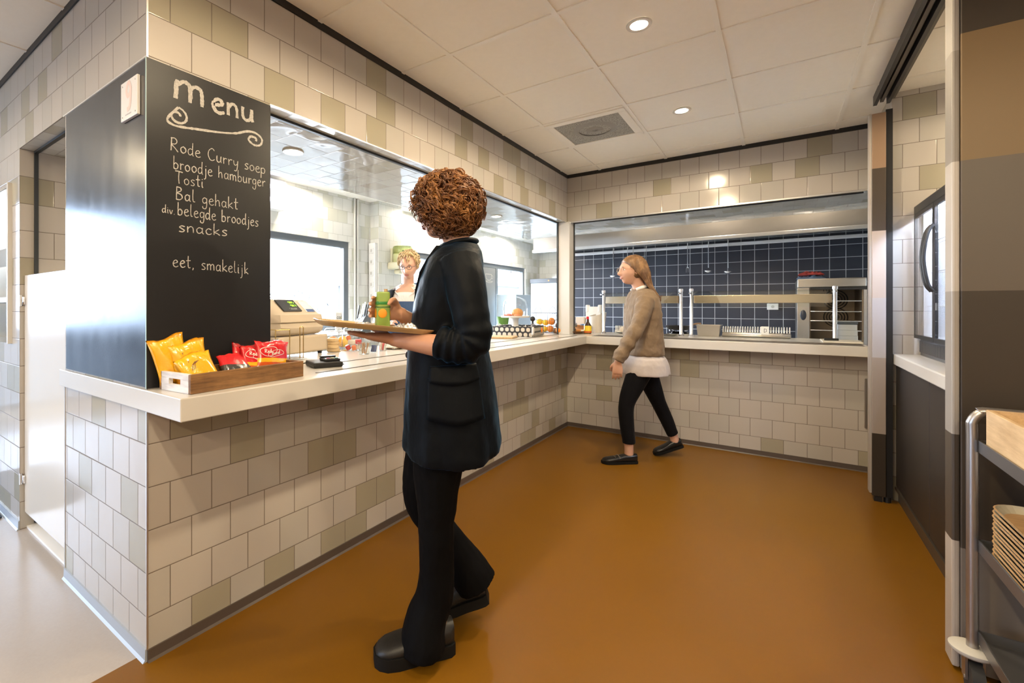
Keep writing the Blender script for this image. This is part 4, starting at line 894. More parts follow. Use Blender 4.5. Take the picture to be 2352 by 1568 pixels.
# --- sneeze guards on the back counter
def guard(label, x0, x1, y, grp):
    t = thing('sneeze_guard', label, 'food guard', ((x0+x1)/2, y, CT+.0005), 0, grp); h = (x1-x0)/2
    for s in (-1, 1):
        p = MB(); p.lathe([(.026, 0), (.026, .010), (.017, .016), (.015, .02), (.015, .43), (.019, .432), (.019, .455), (.012, .46), (0, .46)], (s*h, 0, 0), 24); p.build('post', mat('post_alu', (.66, .66, .70), .25, .9), t, 40)
        b = MB(); b.box((s*h-.008, -.10, .405), (s*h+.008, .22, .418), .002); b.build('bracket', M_CHROME, t)
    m = MB(); m.box((-h+.018, -.005, .318), (h-.018, .09, .392), .004); m.build('heat_lamp_bar', mat('bar_steel_reflect', (.55, .46, .36), .25, 1), t)  # brown-gold reflection put into the steel colour
    m = MB(); m.box((-h-.005, -.13, .419), (h+.005, .26, .427)); m.build('glass_shelf', M_GLASSG, t)
    m = MB(); m.box((-h+.02, -.128, .285), (h-.02, -.122, .4185)); m.build('front_glass', M_GLASSG, t)
guard('shorter glass food guard with steel heat bar beside the walking woman', .262, 1.005, 4.30, 'food guards on the back counter')
guard('longer glass food guard with steel heat bar in front of the oven', 1.094, 2.153, 4.30, 'food guards on the back counter')
def pan(label, loc, w, d, h, name='steel_pan', cat='pan'):
    t = MB(); 
    f = .9
    t.loft([[(-w/2*f, -d/2*f, 0), (w/2*f, -d/2*f, 0), (w/2*f, d/2*f, 0), (-w/2*f, d/2*f, 0)], [(-w/2, -d/2, h), (w/2, -d/2, h), (w/2, d/2, h), (-w/2, d/2, h)], [(-w/2-.008, -d/2-.008, h), (w/2+.008, -d/2-.008, h), (w/2+.008, d/2+.008, h), (-w/2-.008, d/2+.008, h)],
            [(-w/2-.008, -d/2-.008, h+.003), (w/2+.008, -d/2-.008, h+.003), (w/2+.008, d/2+.008, h+.003), (-w/2-.008, d/2+.008, h+.003)], [(-w/2+.004, -d/2+.004, h+.003), (w/2-.004, -d/2+.004, h+.003), (w/2-.004, d/2-.004, h+.003), (-w/2+.004, d/2-.004, h+.003)], [(-w/2*f+.004, -d/2*f+.004, .004), (w/2*f-.004, -d/2*f+.004, .004), (w/2*f-.004, d/2*f-.004, .004), (-w/2*f+.004, d/2*f-.004, .004)]])
    return tag(t.build(name, M_STEEL, None, None, loc), label, cat)
pan('deep plain steel serving pan between the two food guards', (1.225, 4.47, CT+.0005), .20, .16, .105)
pan('low steel serving pan under the left food guard', (.70, 4.42, CT+.0005), .20, .17, .03)
t = thing('ribbed_rack', 'long ribbed silver tray rack with a white tag under the right food guard', 'rack', (1.60, 4.47, CT+.0005))
m = MB(); m.box((-.265, -.05, 0), (.265, .05, .045), .012); m.box((-.265, -.062, .010), (.265, .062, .022), .006); m.build('rack_base', M_STEEL, t, 40)
for k in range(27):
    x = -.255+.51*k/26; q = MB(); q.tube([(x, .05*math.cos(a)*1.0, .046+.05*math.sin(a)) for a in [PI*j/8 for j in range(9)]], .0052, 6); q.build('rib', mat('rib_silver', (.75, .75, .78), .3, .8), t, 60)
m = MB(); m.box((.045, -.056, .03), (.105, -.051, .105), .002); tg = m.build('tag', M_PLWH, t)
q = MB(); fr = lambda u, v: (u, -.0565, v); ribbon(q, [(.068, .05), (.068, .085)], .004, fr); ribbon(q, [(.068, .085), (.084, .08), (.086, .06), (.068, .05)], .004, fr); q.build('tag_letter', mat('tag_ink', (.1, .1, .12), .6), tg)
t = thing('frying_pan', 'black frying pan with wooden handle behind the left food guard post', 'frying pan', (.945, 4.53, CT+.052))
m = MB(); m.lathe([(0, 0), (.095, 0), (.12, .04), (.123, .04), (.098, -.003 if False else .004), (0, .004)], n=36); m.build('pan_body', mat('pan_black', (.012, .012, .013), .35), t, 50)
m = MB(); m.tube(spline([(.09, .08, .035), (.13, .12, .055), (.18, .16, .06)], 5), [.009]*11, 8); m.build('pan_handle', mat('handle_wood', (.32, .19, .10), .5), t, 60)
t = thing('gas_burner', 'chrome burner ring carrying the black frying pan', 'burner', (.945, 4.53, CT+.0005))
m = MB(); m.lathe([(.10, 0), (.11, .012), (.085, .03), (.04, .035), (0, .035)], n=28); m.build('burner_body', M_CHROME, t, 50)
for k in range(4): a = PI/4+PI/2*k; MB().tube([(.04*math.cos(a), .04*math.sin(a), .034), (.10*math.cos(a), .10*math.sin(a), .046)], .005, 6).build('support_arm', M_CHROME, t)
for k, (x, y, r, lb) in enumerate(((.72, 4.26, .09, 'flat steel dish on the back counter behind the woman in brown'), (.44, 4.50, .12, 'round white plate under the left food guard'), (.90, 4.24, .085, 'shallow steel dish by the middle guard post'))):
    tag(MB().lathe([(0, 0), (r*.6, 0), (r, .014), (r*1.02, .016), (r*.62, .004), (0, .004)], n=36).build('dish', M_STEEL if k != 1 else MC['ceramic'], None, 50, (x, y, CT+.0005)), lb, 'dish')
roll('pale bread roll on the white plate under the left food guard', (.44, 4.50, CT+.006), mat('pale_bread', (.62, .52, .40), .6), (.07, .05, .04), 0, None)
t = thing('strip_heater', 'low white slatted rail along the back counter behind the left guard', 'rail', (.52, 4.585, CT+.0005))
m = MB(); m.box((-.22, -.01, 0), (.22, .01, .03), .002); m.build('rail_base', M_PLWH, t)
for k in range(22): MB().box((-.215+.02*k, -.011, .03), (-.205+.02*k, .011, .075), .002).build('slat', M_PLWH, t)
t = tag(MB().box((-.12, -.16, 0), (.12, .16, .014), .004).build('cutting_board', mat('board_cream', (.66, .60, .50), .5), None, None, (2.175, 4.14, CT+.003)), 'cream cutting board at the right end of the back counter', 'cutting board')
t.rotation_euler = (0, 0, 0)
t = thing('kitchen_knife', 'knife with black handle lying on the cream cutting board', 'knife', (2.17, 4.10, CT+.0175), R_(8))
m = MB(); m.tube([(-.10, 0, .008), (-.01, 0, .008)], [(.007, .010), (.006, .009)], 8); m.build('knife_handle', M_PLBLK, t, 60)
m = MB(); m.prism([(-.012, -.010), (.10, -.010), (.13, .004), (-.012, .012)], 'z', .007, .0085); m.build('blade', M_CHROME, t)
for k in range(3):
    q = MB(); bentbox(.13-.004*k, .13, .045, .004, q, .001); tag(q.build('food_container', mat('frosted_plastic', (.46, .50, .54), .3), None, None, (2.235, 4.40, CT+.001+.046*k)), ('lowest', 'middle', 'topmost')[k]+' clear food container in the stack at the end of the back counter', 'container', 'stacked food containers')
tag(MB().box((-.066, -.066, 0), (.066, .066, .02), .004).build('container_lid', mat('lid_dark', (.06, .075, .095), .4), None, None, (2.235, 4.40, CT+.140)), 'dark lid on the container stack', 'lid')
# --- kitchen: hood, rail with utensils, oven
t = thing('extractor_hood', 'wide steel extractor hood over the blue tiled cooking wall', 'extractor hood', (0, 0, 0))
m = MB(); m.prism([(5.32, 2.02), (6.535, 2.21), (6.535, CZ-.01), (5.32, CZ-.01)], 'x', -1.03, 2.88); m.build('hood_body', M_STEEL, t)
m = MB(); m.box((-1.04, 5.30, 1.985), (2.88, 5.36, 2.025), .006); m.build('front_lip', mat('bright_steel', (.70, .70, .70), .3, .9), t)
m = MB(); m.prism([(5.361, 1.995), (6.45, 2.178), (6.45, 2.198), (5.361, 2.015)], 'x', -1.02, 2.87); m.build('filter_underside', mat('filter_dark', (.11, .11, .11), .5, .5), t)
t = thing('utensil_rail', 'long white utensil rail along the top of the blue tiled wall', 'rail', (.9, 6.49, 2.055))
m = MB(); m.box((-1.8, -.012, -.022), (1.75, .012, .022), .008); m.build('rail_bar', mat('rail_white', (.75, .76, .80), .3), t)
for x in (-1.7, -.5, .7, 1.65): MB().box((x-.01, .012, -.01), (x+.01, .049, .01)).build('wall_bracket', M_STEEL, t)
def utensil(x, kind, ln, label):
    t = thing(kind, label, kind.split('_')[-1], (x, 6.462, 2.06), 0, 'utensils hanging from the white rail')
    h = MB(); h.tube(spline([(0, .020, .028), (0, .008, .050), (0, -.012, .046), (0, -.016, .02), (0, -.012, -.02)], 4), .0055, 8); h.tube([(0, -.012, -.015), (0, -.006, -ln*.5), (0, -.006, -ln*.8)], [(.017, .005), (.016, .005), (.012, .006)], 8); h.build('handle', MC['bright_steel'], t, 60)
    b = MB()
    if kind == 'ladle': b.lathe([(0, -.035), (.03, -.028), (.048, -.005), (.05, .0), (.046, -.003), (.028, -.025), (0, -.031)], (0, -.045, -ln*.92), 24); b.xf(Matrix.Translation((0, 0, 0))); b.build('bowl', M_CHROME, t, 60)
    elif kind == 'serving_fork':
        for s in (-.018, -.006, .006, .018): b.tube([(s*.4, -.006, -ln*.78), (s, -.012, -ln*.88), (s, -.02, -ln)], .003, 6)
        b.build('tines', M_CHROME, t, 60)
    else: b.box((-.035, -.010, -ln), (.035, -.007, -ln*.78), .004); b.build('blade', M_CHROME, t)
    return t
for x, kd, ln, lb in ((-.248, 'ladle', .40, 'steel ladle at the far left of the rail'), (-.046, 'turner', .38, 'wide steel turner hanging behind the woman in brown, leftmost of three'), (.034, 'serving_fork', .34, 'steel fork hanging behind the woman in brown, middle of three'), (.214, 'turner', .37, 'steel turner hanging behind the woman in brown, rightmost of three'), (.751, 'serving_fork', .36, 'steel serving fork alone in the middle of the rail'), (1.003, 'ladle', .38, 'steel ladle between the fork and the last ladle'), (1.23, 'ladle', .40, 'steel ladle at the right end of the hanging row')):
    utensil(x, kd, ln, lb)
t = thing('oven', 'steel combi oven with racks and round fans visible behind the back counter', 'oven', (2.21, 5.93, 0))
m = MB()
m.box((-.275, -.33, 1.43), (.29, .33, 1.53), .012); m.box((-.275, -.33, .60), (-.17, .33, 1.43), .004); m.box((.265, -.33, .60), (.29, .33, 1.43)); m.box((-.17, -.33, .60), (.265, .33, .70)); m.box((-.17, .29, .70), (.265, .33, 1.43))
m.build('oven_body', M_STEEL, t)
m = MB(); m.box((-.1695, -.31, .701), (-.16, .289, 1.429)); m.box((.255, -.31, .701), (.2645, .289, 1.429)); m.box((-.16, .28, .701), (.255, .289, 1.429)); m.build('cavity_lining', mat('oven_inner', (.20, .15, .10), .45, .6), t)
for z in (1.18, .98):
    q = MB(); [q.tube([(.09+r*math.cos(a), .268, z+.13+r*math.sin(a)) for a in [2*PI*k/24 for k in range(24)]], .006, 6, closed=True) for r in (.055, .080, .105)]; q.cyl((.09, .278, z+.13), (.09, .262, z+.13), .035, 20); q.build('fan', mat('fan_dark', (.03, .025, .02), .5), t)
for z in (.78, .88, .98, 1.08, 1.18, 1.29):
    q = MB(); q.tube([(-.16, -.29, z), (.255, -.29, z)], .005, 6); [q.tube([(-.15+.04*k, -.29, z), (-.15+.04*k, .25, z)], .0022, 5) for k in range(11)]; q.build('oven_rack', M_CHROME, t)
m = MB(); m.ball((-.222, -.333, 1.14), (.028, .008, .055), 18, 12); m.build('control_knob', mat('knob_dark', (.03, .035, .05), .3), t, 180)
m = MB(); m.box((-.165, -.345, 1.405), (.29, -.33, 1.43), .004); m.build('door_seal', M_PLBLK, t)
m = MB(); m.box((.295, -.80, .60), (.335, -.30, 1.60), .006); m.build('open_door', mat('door_steel', (.58, .60, .60), .3, .7), t)
m = MB(); m.box((-.25, -.30, 0), (.27, .30, .60)); m.build('oven_stand', M_STEEL, t)
M_RCL, M_BCL = mat('red_cloth', (.50, .075, .06), .85, var=.3, vsc=40), mat('blue_cloth', (.16, .24, .36), .85, var=.4, vsc=50)
for k, (mm, lb, h) in enumerate(((M_BCL, 'blue folded cloth lying on top of the oven', 0), (M_RCL, 'red folded cloth on top of the blue one on the oven', .04))):
    q = crumple(.26-.03*k, .2, .045, 20+k); [q.box((-.10+.01*k, -.07, .002), (.09, .07, .014), .006)]; tag(q.build('folded_cloth', mm, None, 60, (2.06, 5.80, 1.5305+h*1.15)), lb, 'cloth', 'cloths on the oven')
t = thing('wall_socket', 'white double socket on the blue tiled wall behind the right food guard', 'socket', (1.712, 6.54, 1.23))
m = MB(); m.box((-.06, -.03, -.04), (.06, -.0005, .04), .004); m.build('socket_body', M_PLWH, t)
m = MB(); m.cyl((0, -.031, 0), (0, -.0285, 0), .018, 20); m.build('outlet', mat('outlet_grey', (.5, .5, .46), .5), t)
t = thing('refrigerator', 'tall pale grey-blue refrigerator with a dark top strip at the far kitchen end', 'refrigerator', (-2.17, 8.58, 0))
m = MB(); m.box((-.31, -.28, .02), (.31, .28, 1.72), .006); m.build('fridge_body', mat('fridge_grey', (.48, .53, .58), .35), t)
m = MB(); m.box((-.32, -.30, 1.72), (.31, .28, 1.81), .006); m.build('control_strip', mat('strip_dark', (.06, .065, .075), .4), t)
m = MB(); m.cyl((.10, -.302, 1.765), (.10, -.299, 1.765), .014, 12); m.build('indicator', mat('indicator_orange', (.8, .25, .03), .4), t)
t = thing('freezer_cabinet', 'pale blue cabinet standing in front of the far kitchen window', 'cabinet', (-2.24, 7.15, 0))
m = MB(); m.box((-.25, -.30, .05), (.16, .30, 1.45), .006); m.build('cabinet_body', mat('cab_blue', (.42, .50, .55), .4), t)
m = MB(); m.box((-.24, -.29, 0), (.15, .29, .05)); m.build('plinth', M_PLBLK, t)
t = tag(MB().lathe([(0, 0), (.055, 0), (.065, .05), (.078, .15), (.082, .16), (.070, .15), (.05, .01), (0, .01)], n=28).build('green_tub', mat('tub_green', (.10, .22, .035), .4), None, 60, (-1.13, 4.62, .9405)), 'bright green tub left of the glass dome', 'tub')
t = thing('prep_table', 'plain steel kitchen table carrying the green tub', 'table', (-1.15, 4.75, 0))
m = MB(); m.box((-.35, -.30, .90), (.35, .30, .94), .003); m.build('table_top', M_STEEL, t)
for x in (-.31, .31):
    for y in (-.26, .26): MB().box((x-.02, y-.02, 0), (x+.02, y+.02, .90)).build('leg', M_STEEL, t)
# column fittings
t = thing('soap_dispenser', 'green see-through soap tank on a cream bracket, fixed to the tiled column', 'dispenser', (-2.40, 3.95, 1.80))
M_TANK = mat('tank_green', (.36, .40, .20), .2, coat=.5)
m = MB(); m.lathe([(.0, -.01), (.115, -.01), (.125, .0), (.125, .10), (.12, .11)], (.13, 0, .02), 32); m.build('soap', mat('soap_yellow', (.52, .52, .26), .3), t, 50)
m = MB(); m.lathe([(.128, .10), (.128, .19), (.118, .205), (0, .205)], (.13, 0, .02), 32); m.build('tank', glass('tank_glass', (.62, .68, .45), .05, 1.2), t, 50)
m = MB(); m.box((0, -.16, -.08), (.20, .16, .012), .02, 3); m.box((0.0005, -.10, -.08), (.04, .10, .20), .006); m.box((.06, -.10, -.14), (.16, .10, -.08), .02); m.build('bracket', mat('bracket_cream', (.66, .62, .44), .4), t, 40)
t = thing('switch_trunking', 'tall white switch panel with six switches on the side of the tiled column', 'switch panel', (-2.475, 3.635, 1.55))
m = MB(); m.box((-.055, -.05, -.42), (.055, 0, .50), .006); m.build('trunking', M_PLWH, t)
for k in range(6):
    z = .40-.145*k; q = MB(); q.box((-.035, -.060, z-.035), (.035, -.05, z+.035), .004); so = q.build('switch_plate', M_PLWH, t); MB().box((-.015, -.064, z-.018), (.015, -.060, z+.018), .002).build('rocker', mat('rocker_grey', (.55, .54, .50), .4), so)
m = MB(); m.box((-.018, -.075, -.36), (.018, -.060, -.32), .004); m.tube(spline([(0, -.07, -.34), (.01, -.09, -.45), (0, -.06, -.60)], 5), .004, 6); m.build('plug_and_cord', M_PLBLK, t)
for k, y in enumerate((3.345, 3.395)):
    m = MB(); m.cyl((0, 0, 0), (0, 0, 1.64), .014, 12); t = tag(m.build('wall_pipe', mat('pipe_white', (.66, .66, .62), .35), None, 60, (WX+.016, y, .95)), ('vertical white pipe nearest the left kitchen window', 'vertical white pipe nearest the tiled column')[k], 'pipe', 'white pipes by the kitchen window')
t = thing('insect_lamp', 'white wall lamp with two blue-white tubes beside the chalkboard edge', 'lamp', (WX, 2.17, 2.40))
m = MB(); m.prism([(-.16, -.13), (-.13, -.16), (.10, -.16), (.13, -.11), (.13, .10), (.10, .14), (-.13, .14), (-.16, .11)], 'x', .0005, .11); m.build('lamp_housing', mat('lamp_white', (.70, .70, .68), .4), t)
for z in (-.07, .06): MB().ball((.125, -.02, z), (.016, .10, .022), 16, 10).build('tube', emat('uv_tube', (.55, .62, 1), 16), t, 180)
# wall plate low on the counter wall
t = thing('wall_grille', 'small grey metal plate low on the tiled counter wall behind the woman in black', 'wall plate', (.0005, 2.11, .185))
m = MB(); m.box((0, -.085, -.036), (.006, .085, .036), .002); m.build('plate', mat('plate_grey', (.30, .27, .25), .4, .4), t)
for z in (-.015, .015): MB().box((.006, -.07, z-.006), (.0085, .07, z+.006), .001).build('slot_rib', mat('plate_light', (.55, .52, .48), .4, .3), t)
# niche on the far left
for z, lb in ((1.28, 'lower'), (1.66, 'upper')):
    tag(MB().box((-4.9, .14, z-.018), (-1.82, .52, z+.018), .003).build('niche_shelf', M_PLWH), '%s white shelf in the niche at the far left edge' % lb, 'shelf')
t = thing('potted_plant', 'small green plant in a pale pot on the far left niche shelf', 'plant', (-2.16, .34, 1.2985))
m = MB(); m.lathe([(0, 0), (.05, 0), (.066, .09), (.066, .11), (.058, .11), (.045, .01), (0, .01)], n=24); m.build('pot', mat('pot_white', (.6, .62, .68), .4), t, 50)
m = MB(); rp = random.Random(2)
for k in range(46):
    a = rp.uniform(0, 2*PI); r = rp.uniform(.02, .10); z = rp.uniform(.12, .22); d = Vector((math.cos(a), math.sin(a), .3)); s = Vector((-math.sin(a), math.cos(a), 0))*.014; c = Vector((r*.4*math.cos(a), r*.4*math.sin(a), .10))
    e = c+d*r+Vector((0, 0, z-.12)); m.quad([c-s*.3, c+s*.3, e*.6+c*.4+s, e]); m.quad([c-s*.3, e, e*.6+c*.4-s, c])
o = m.build('foliage', mat('leaf_green', (.10, .30, .05), .5), t); o['kind'] = 'stuff'
m = MB(); rx = []
for cx_, cy_, a0 in ((-1.97, -.13, -PI/2 if False else 0),): pass
m.prism([(-1.855, -.06), (-1.83, -.12), (-1.80, -.20), (-1.85, -.34), (-1.98, -.42), (-2.9, -.42), (-2.9, -.02), (-1.90, -.02)], 'z', .0005, .010)
tag(m.build('floor_mat', mat('mat_dark', (.035, .045, .06), .95, bump=.4, bsc=400)), 'dark blue-grey floor mat at the far left edge', 'mat')
# ================================================================== trolley at the right edge
t = thing('trolley', 'steel serving trolley with a white bumper disc, cut off by the right picture edge', 'trolley', (2.525, 1.10, 0))
M_TUB = mat('trolley_steel', (.42, .40, .39), .3, .9)
for y in (-.39, .39):
    m = MB(); m.tube(spline([(-.245, y, .13), (-.245, y, .5), (-.245, y, .82), (-.245, y, .865), (-.225, y, .895), (-.19, y, .90), (.19, y, .90), (.225, y, .895), (.245, y, .865), (.245, y, .82), (.245, y, .13)], 4), .0145, 12); m.build('end_frame', M_TUB, t, 60)
for z, nm in ((.775, 'top_shelf'), (.46, 'middle_shelf'), (.17, 'bottom_shelf')):
    m = MB(); m.box((-.23, -.385, z), (.23, .385, z+.004)); m.box((-.235, -.39, z-.004), (-.23, .39, z+.034), .001); m.box((.23, -.39, z-.004), (.235, .39, z+.034)); m.box((-.235, -.39, z-.004), (.235, -.385, z+.034)); m.box((-.235, .385, z-.004), (.235, .39, z+.034)); m.build(nm, mat('shelf_steel', (.20, .20, .21), .35, .8), t)
for x in (-.245, .245):
    for y in (-.39, .39):
        m = MB(); m.lathe([(0, 0), (.046, 0), (.054, .008), (.054, .016), (.042, .022), (0, .022)], (x, y, .125), 32); bd = m.build('bumper_disc', mat('bumper_grey', (.55, .53, .48), .6), t, 50)
        m = MB(); m.box((x-.022, y-.008-.02, .05), (x-.016, y+.008, .125)); m.box((x+.016, y-.028, .05), (x+.022, y+.008, .125)); m.cyl((x-.024, y-.02, .055), (x+.024, y-.02, .055), .006, 10); m.build('caster_fork', M_TUB, t)
        m = MB(); m.cyl((x-.015, y-.02, .055), (x+.015, y-.02, .055), .054, 28); m.build('caster_wheel', mat('wheel_dark', (.03, .03, .03), .6), t, 40)
t = thing('wooden_box', 'pale wooden box with a slot handle on the trolley top', 'box', (2.512, 1.08, .7795))
m = MB(); w_, d_, h_, th = .43, .72, .135, .012
m.box((-w_/2, -d_/2, 0), (-w_/2+th, d_/2, h_), .002); m.build('side_board', M_BIRCH, t)
m = MB(); m.box((w_/2-th, -d_/2, 0), (w_/2, d_/2, h_), .002); m.build('side_board', M_BIRCH, t)
m = MB(); m.box((-w_/2+th, -d_/2, 0), (w_/2-th, -d_/2+th, h_), .002); m.build('end_board', M_BIRCH, t)
q = MB(); y = d_/2-th; q.box((-w_/2+th, y, 0), (w_/2-th, y+th, .075)); q.box((-w_/2+th, y, .105), (w_/2-th, y+th, h_)); q.box((-w_/2+th, y, .075), (-.06, y+th, .105)); q.box((.06, y, .075), (w_/2-th, y+th, .105)); q.build('end_board', M_BIRCH, t)
m = MB(); m.box((-w_/2+th, -d_/2+th, .001), (w_/2-th, d_/2-th, .01)); m.build('base_board', M_BIRCH, t)
def tray_mesh(w, d, h, r, lip=.006):
    def ring(ins, z):
        out = []; R = max(r-ins, .005)
        for cx, cy, a0 in ((w/2-ins-R, d/2-ins-R, 0), (-w/2+ins+R, d/2-ins-R, PI/2), (-w/2+ins+R, -d/2+ins+R, PI), (w/2-ins-R, -d/2+ins+R, 3*PI/2)):
            for k in range(7): a = a0+PI/2*k/6; out.append((cx+R*math.cos(a), cy+R*math.sin(a), z))
        return out
    q = MB(); q.loft([ring(.018, 0), ring(.004, h*.7), ring(0, h), ring(.004, h+.001), ring(.009, h*.75), ring(.022, .004)]); return q
M_TRAYW = woodmat('tray_veneer', (.30, .17, .075), (.44, .27, .13), (3, 30, 30), .4)
M_TRAYE = mat('tray_edge', (.50, .45, .34), .5, var=.1, vsc=30)
pos = ('lowest', 'second from the bottom', 'third from the bottom', 'fourth from the bottom', 'fifth from the bottom', 'sixth from the bottom', 'seventh from the bottom', 'eighth from the bottom', 'ninth from the bottom', 'third from the top', 'second from the top', 'topmost')
for k in range(12):
    q = tray_mesh(.36, .50, .022, .07); o = q.build('serving_tray', [M_TRAYE, M_TRAYW], None, None, (2.4780+.0012*((k*7) % 3-1), 1.205+.001*((k*5) % 3-1), .466+.0128*k)); tag(o, 'rounded wooden serving tray, %s in the trolley stack' % pos[k], 'tray', 'stacked trays on the trolley')
    for p in o.data.polygons:
        if p.normal.z > .9: p.material_index = 1
# ================================================================== people
def skinmat(name, c):
    t = NT(name); n = t.noise(9, 3, .6, t.coords('Object')); t.set(base=t.mix(n, tuple(q*.88 for q in c), tuple(min(1, q*1.10) for q in c)), rough=.48, sss=.12, spec=.4)
    t.p.inputs['Subsurface Radius'].default_value = (.02, .008, .004); t.bump(t.noise(120, 2, .5, t.coords('Object')), .06, .002); return t.m
def fabric(name, c, rough=.85, sheen=0, bsc=14, bst=.35, var=.15, stint=None, wave=None):
    t = NT(name); co = t.coords('Object', (1, 1, .45)); n = t.noise(bsc, 3, .55, co)
    t.set(base=t.mix(n, tuple(q*(1-var) for q in c), tuple(q*(1+var) for q in c)), rough=rough, sheen=sheen, srough=.35, spec=.10)
    if stint: t.set(stint=stint)
    t.bump(n, bst, .03); return t.m
def gauss(d2, s): return math.exp(-d2/(2*s*s))
def head_verts(nu=56, nv=44):
    rings = []
    for j in range(1, nv):
        ph = PI*j/nv; r = []
        for i in range(nu):
            a = 2*PI*i/nu
            dx, dy, dz = math.sin(ph)*math.cos(a), math.sin(ph)*math.sin(a), math.cos(ph)
            x, y, z = dx*.076, dy*.096, dz*.114
            if dy > 0 and dz < 0: y *= math.sin(ph)**-.42 if math.sin(ph) > .12 else 1
            lo = max(0, min(1, (.015-z)/.125))
            x *= 1-.30*lo**1.4
            if y < 0: y *= 1-.42*lo**1.2
            else: y *= 1-.05*lo
            if y > 0: y += -.010*max(0, (z-.04)/.07)
            fr = max(0, dy)
            y += fr*(.005*gauss((z-.022)**2, .010)*(1 if abs(x) < .05 else .4))
            for s in (-1, 1):
                y -= .011*gauss((x-s*.032)**2+((z-.004)*1.25)**2, .0125)*(dy > 0)
                y += .004*gauss((x-s*.042)**2+(z+.032)**2, .018)*(dy > 0); x += s*.002*gauss((z+.03)**2, .02)*(x*s > .03)
            if dy > .2:
                nz = max(0, min(1, (.012-z)/.045)) if z > -.036 else max(0, (z+.050)/.014)
                y += .033*nz*gauss(x*x, .0085+.003*nz)
                y += .005*gauss(x*x, .020)*gauss((z+.061)**2, .009); y -= .003*gauss(x*x, .02)*gauss((z+.0655)**2, .0025)
                y += .008*gauss(x*x, .020)*gauss((z+.097)**2, .014); y -= .003*gauss(x*x, .02)*gauss((z+.080)**2, .007)
            r.append(Vector((x, y, z)))
        rings.append(r)
    return rings
HR = head_verts()
def head_to(mb, M, s=1.0):
    """local head axes: +y is the face, +z up; M places it"""
    f = lambda v: M @ (v*s)
    top = [mb.bm.verts.new(f(Vector((0, -.004, .114))))]; R = [[mb.bm.verts.new(f(v)) for v in r] for r in HR]; bot = mb.bm.verts.new(f(Vector((0, .02, -.114))))
    n = len(R[0])
    for k in range(n):
        mb.bm.faces.new((top[0], R[0][k], R[0][(k+1) % n])); mb.bm.faces.new((bot, R[-1][(k+1) % n], R[-1][k]))
    for A, B in zip(R, R[1:]):
        for k in range(n): mb.bm.faces.new((A[k], B[k], B[(k+1) % n], A[(k+1) % n]))
    for sg in (-1, 1):
        mb.ball(f(Vector((sg*.073, -.008, -.004))), (.011*s, .020*s, .031*s), 14, 10, M=M.to_3x3())
def frameM(o, fwd, tilt=0, roll=0):
    """matrix with local y = fwd (horizontal direction), z up, at o"""
    y = Vector(fwd).normalized(); z = Vector((0, 0, 1)); x = y.cross(z).normalized(); z = x.cross(y)
    M = Matrix((x, y, z)).transposed().to_4x4(); M = Matrix.Translation(o) @ M @ Matrix.Rotation(tilt, 4, 'X') @ Matrix.Rotation(roll, 4, 'Y'); return M
def hand_to(mb, wrist, fdir, pnorm, thumb, curl=(.25, .25, .3, .35), spread=.10, s=1.0, tcurl=.3):
    """fdir: along the fingers, pnorm: out of the palm, thumb: side the thumb leaves from"""
    w = Vector(wrist); f = Vector(fdir).normalized(); p = Vector(pnorm); p = (p-f*p.dot(f)).normalized(); t = f.cross(p).normalized()
    if t.dot(Vector(thumb)) < 0: t = -t
    q = lambda a, b, c: w + f*(a*s) + t*(b*s) + p*(c*s)
    mb.tube([q(-.01, 0, 0), q(.015, 0, 0), q(.045, .002, 0), q(.078, .002, .002), q(.092, .002, .003)], [(.026*s, .020*s), (.031*s, .019*s), (.039*s, .016*s), (.041*s, .0135*s), (.036*s, .010*s)] if abs(f.z) < .9 else [.024*s, .026*s, .03*s, .03*s, .024*s], 14) if False else None
    rings = []
    for a, hw, ht in ((-.02, .024, .020), (.005, .027, .020), (.03, .034, .0175), (.06, .040, .0155), (.082, .041, .013), (.095, .036, .009)):
        rings.append([q(a, hw*math.cos(k*2*PI/16), ht*math.sin(k*2*PI/16)) for k in range(16)])
    mb.loft(rings)
    for k, (b, ln) in enumerate(((.029, .070), (.0095, .078), (-.0105, .072), (-.029, .056))):
        base = Vector((.078, b, 0)); ang = 0; P = [base-Vector((.02, 0, 0)), base]; d0 = (1.5-k)*spread; c = curl[k]
        cur = base.copy()
        for seg, l in enumerate((.46, .30, .24)):
            ang += c*(1.0 if seg else .8); d = Vector((math.cos(ang), math.sin(d0)*math.cos(ang), math.sin(ang))); n1 = cur+d*ln*l
            P.append((cur+n1)*.5); P.append(n1); cur = n1
        r = [.0088*s, .0088*s, .0085*s, .0086*s, .0078*s, .0079*s, .0072*s, .0058*s]
        mb.tube([q(*v) for v in P], r, 10)
        mb.ball(q(*cur), .0060*s, 10, 8)
    P = [(.012, .018, .004), (.030, .036, .010), (.050, .048, .016+.02*tcurl), (.068, .052-.01*tcurl, .020+.05*tcurl), (.082, .050-.02*tcurl, .022+.08*tcurl)]
    mb.tube([q(*v) for v in P], [.013*s, .0125*s, .0105*s, .0098*s, .0072*s], 10); mb.ball(q(*P[-1]), .0074*s, 10, 8)
    return q
def remesh(o, v, sm=6, fac=.5):
    m = o.modifiers.new('union', 'REMESH'); m.mode = 'VOXEL'; m.voxel_size = v; m.use_smooth_shade = True
    s = o.modifiers.new('soften', 'SMOOTH'); s.iterations = sm; s.factor = fac
def displace(o, size, strength, mid=.5, typ='CLOUDS', sc=None):
    t = bpy.data.textures.new(o.name+'_fold', typ); t.noise_scale = size
    d = o.modifiers.new('folds', 'DISPLACE'); d.texture = t; d.strength = strength; d.mid_level = mid; d.texture_coords = 'LOCAL'
def sup(a, e): return math.copysign(abs(a)**e, a)
